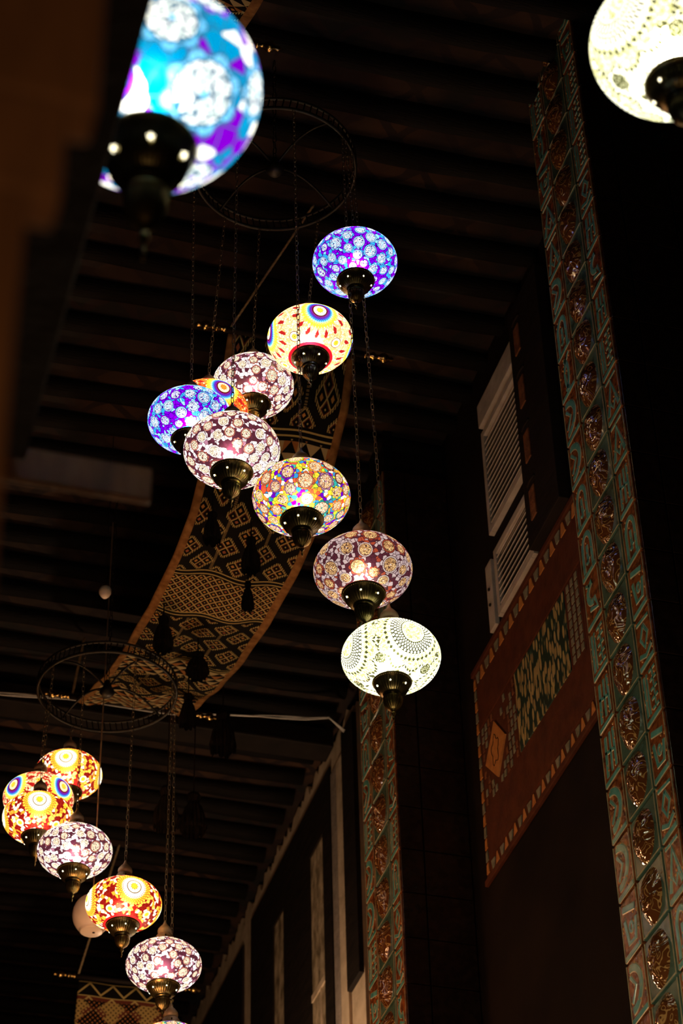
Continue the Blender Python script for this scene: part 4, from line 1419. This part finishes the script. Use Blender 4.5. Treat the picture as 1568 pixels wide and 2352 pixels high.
# label, group, position (absolute), diameter, material, style, sunburst azimuth offset from the viewer (degrees)
lamps = [
    ('bright blue and purple mosaic lamp with white rosettes, highest of the upper cluster', UP, (1.726, 5.353, 7.392), 0.296, M_blue, 'rosette', 0, HC1, HZ1, 11),
    ('cream mosaic lamp with a rainbow sunburst and dark red petals, under the topmost blue lamp', UP, (1.668, 5.730, 7.360), 0.307, M_sun_light, 'sun', 14, HC1, HZ1, 12),
    ('white and brown rosette mosaic lamp left of the cream sunburst lamp', UP, (1.527, 6.005, 7.345), 0.300, M_brown, 'rosette', 0, HC1, HZ1, 13),
    ('orange mosaic lamp with rainbow rings mostly hidden behind the left blue lamp', UP, (1.344, 5.93, 7.111), 0.285, M_sun_orange, 'sun', 22, HC1, HZ1, 14),
    ('blue and purple mosaic lamp at the left of the upper cluster, behind a brown-white lamp', UP, (1.226, 5.678, 6.823), 0.289, M_blue, 'rosette', 0, HC1, HZ1, 15),
    ('brown and white rosette mosaic lamp hanging in front of the left blue lamp', UP, (1.289, 5.337, 6.412), 0.306, M_brown, 'rosette', 0, HC1, HZ1, 16),
    ('multicoloured rosette mosaic lamp in the middle of the upper cluster', UP, (1.491, 5.25, 6.19), 0.304, M_multi, 'rosette', 0, HC1, HZ1, 17),
    ('dim grey and brown rosette mosaic lamp just above the white lace lamp', UP, (1.709, 5.335, 6.011), 0.307, M_brown_dim, 'rosette', 0, HC1, HZ1, 18),
    ('glowing white lamp with black lace sunburst, lowest of the upper cluster', UP, (1.801, 5.373, 5.722), 0.303, M_white_l, 'sun', 28, HC1, HZ1, 19),
    ('red mosaic lamp with a white ringed sunburst, highest of the lower left cluster', LO, (1.338, 8.549, 7.241), 0.299, M_sun_red, 'sun_tiny', -6, HC2, HZ2, 21),
    ('dark red mosaic lamp with two rainbow sunbursts, between two red lamps', LO, (1.198, 8.438, 7.025), 0.305, M_sun_dark, 'sun_tiny', 43, HC2, HZ2, 22),
    ('red mosaic lamp with white ringed sunburst at far left, just above the purple-brown lamp', LO, (1.155, 8.098, 6.713), 0.295, M_sun_red, 'sun_tiny', 0, HC2, HZ2, 23),
    ('purple-brown and cream rosette mosaic lamp at the left of the lower cluster', LO, (1.3, 8.01, 6.526), 0.305, M_brown, 'rosette', 0, HC2, HZ2, 24),
    ('red and orange sunburst mosaic lamp in front of the cream ceramic ball', LO, (1.503, 7.975, 6.288), 0.305, M_sun_red, 'sun_tiny', 15, HC2, HZ2, 25),
    ('dark brown and cream rosette mosaic lamp at the bottom, right of the red sunburst lamp', LO, (1.701, 8.106, 6.111), 0.305, M_brown, 'rosette', 0, HC2, HZ2, 26),
    ('multicoloured mosaic lamp cut off by the bottom edge of the frame', LO, (1.744, 8.146, 5.767), 0.303, M_multi, 'rosette', 0, HC2, HZ2, 27),
]
for lb, gp, (x, y, zz), dia, mt, st, off, hc, hz, sd in lamps:
    tx = on_hoop(x, y, hc)
    az = view_az(x, y)
    mosaic_lamp(lb, gp, (x, y, zz), dia / 2, mt, st, az + math.radians(off), hz, tx, sd, capr=0.385 if mt == M_white_l else 0.43, star_phase=az + 0.05 * sd)
# two single lamps near the camera
mosaic_lamp('large blurred blue and purple mosaic lamp in the left foreground', None, (0.367, 2.008, 4.033), 0.15, M_blue_big, 'rosette_coarse', 0, 3.6 + H0, (0.367, 2.008), 33, capr=0.42, star_r=0.034, star_phase=view_az(0.36, 1.98) + 0.05, ratio=0.88, vs_=1.5)
mosaic_lamp('large glowing white lamp with black lace sunburst cut off by the top right corner', None, (1.377, 2.361, 4.879), 0.15, M_white_l, 'sun', view_az(1.35, 2.3) + math.radians(-38), 4.6 + H0, (1.377, 2.361), 34, capr=0.41, ratio=0.80, star_phase=view_az(1.35, 2.3) + 0.35)

# ------------------------------------------------------------------ ceramic ball, little shade, cable
eg = thing('ceramic_ball', 'cream ceramic ball with a flat base hanging behind the red sunburst lamp', 'hanging ornament', (1.462, 8.458, 4.90 + H0))
m_ = MB(); m_.lathe([(0.001, -0.078), (0.044, -0.078), (0.049, -0.074)] + [(0.083 * math.cos(t_), 0.005 + 0.092 * math.sin(t_)) for t_ in [-0.95 + 0.125 * i for i in range(20)]] + [(0.001, 0.097)], 48)
m_.build('ball', M_cream, eg, True)
m_ = MB(); m_.lathe([(0.006, -0.0785), (0.006, -0.0775)], 12, origin=(0.01, 0, -0.0005)); m_.build('drain_hole', M_grout, eg)
m_ = MB(); m_.tube([(0, 0, 0.1), (0, 0, ZC - 4.90 - H0)], 0.003, 8); m_.build('rod', M_copper, eg)
ls = thing('white_bell_shade', 'small white bell-shaped shade hanging left of the long rug', 'shade', (1.34, 7.86, 6.14 + H0))
m_ = MB(); m_.lathe([(0.001, -0.022), (0.012, -0.022), (0.020, -0.012), (0.026, 0.0), (0.027, 0.02), (0.022, 0.03), (0.001, 0.034)], 28); m_.build('shade', M_cream, ls, True)
m_ = MB(); m_.tube([(0, 0, 0.03), (0, 0, ZC - 6.14 - H0)], 0.0015, 6); m_.build('cord', M_iron, ls)
cb = MB()
pth = [(-0.622, 9.793), (0.622, 9.762), (1.150, 9.741), (1.347, 9.720), (1.596, 9.699), (2.052, 9.699), (2.487, 9.606), (2.725, 9.575), (2.860, 9.534)]
dense = []
for (a_, b_) in zip(pth, pth[1:]):
    for i in range(8):
        f = i / 8
        dense.append((a_[0] + (b_[0] - a_[0]) * f, a_[1] + (b_[1] - a_[1]) * f))
for q in range(3):
    cb.tube([(x_, y_ + 0.004 * q, z(6.86) + 0.006 * q + 0.006 * math.sin(x_ * 9 + q * 1.3)) for x_, y_ in dense] + [(2.95, 9.62 + 0.01 * q, z(6.86))], 0.0035, 6)
tag(cb.build('ceiling_cable', M_cable, None, True), 'bundle of thin white cables strung across under the ceiling logs', 'cable')
bmn = MB(); bmn.box(-3.9, 2.95, 9.82, 9.98, z(6.885), z(7.00), bev=0.01)
tag(bmn.build('cross_beam', M_wood_black), 'black squared beam running across behind the white cable', 'beam')

# ------------------------------------------------------------------ blurred foreground: stepped post, dark soffit beam, brown rail
ps = thing('stepped_post', 'blurred brown wooden post with stepped bracket at the left edge', 'post', (0.0, 1.0, 0))
for nm, b_ in (('shaft', (-0.22, 0.103, -0.05, -0.022, 0, 1.035 + H0)), ('lower_bracket', (-0.22, 0.123, -0.05, -0.018, 1.036 + H0, 1.124 + H0)), ('upper_bracket', (-0.22, 0.142, -0.05, -0.014, 1.125 + H0, 1.42 + H0))):
    m_ = MB(); m_.box(*b_, bev=0.006); m_.build(nm, M_wood_brown, ps)
sb = MB(); sb.box(-0.9, 0.291, 1.45, 2.42, 2.10 + H0, 2.22 + H0, bev=0.004)
tag(sb.build('soffit_beam', M_wood_black), 'black beam over the stepped post that cuts off the blurred blue lamp', 'beam')
rl = MB(); rl.box(-0.7, 0.476, 2.45, 2.465, 2.092 + H0, 2.150 + H0, bev=0.003)
tag(rl.build('brown_rail', M_wood_brown), 'blurred brown wooden rail at the far end of the black foreground beam', 'rail')
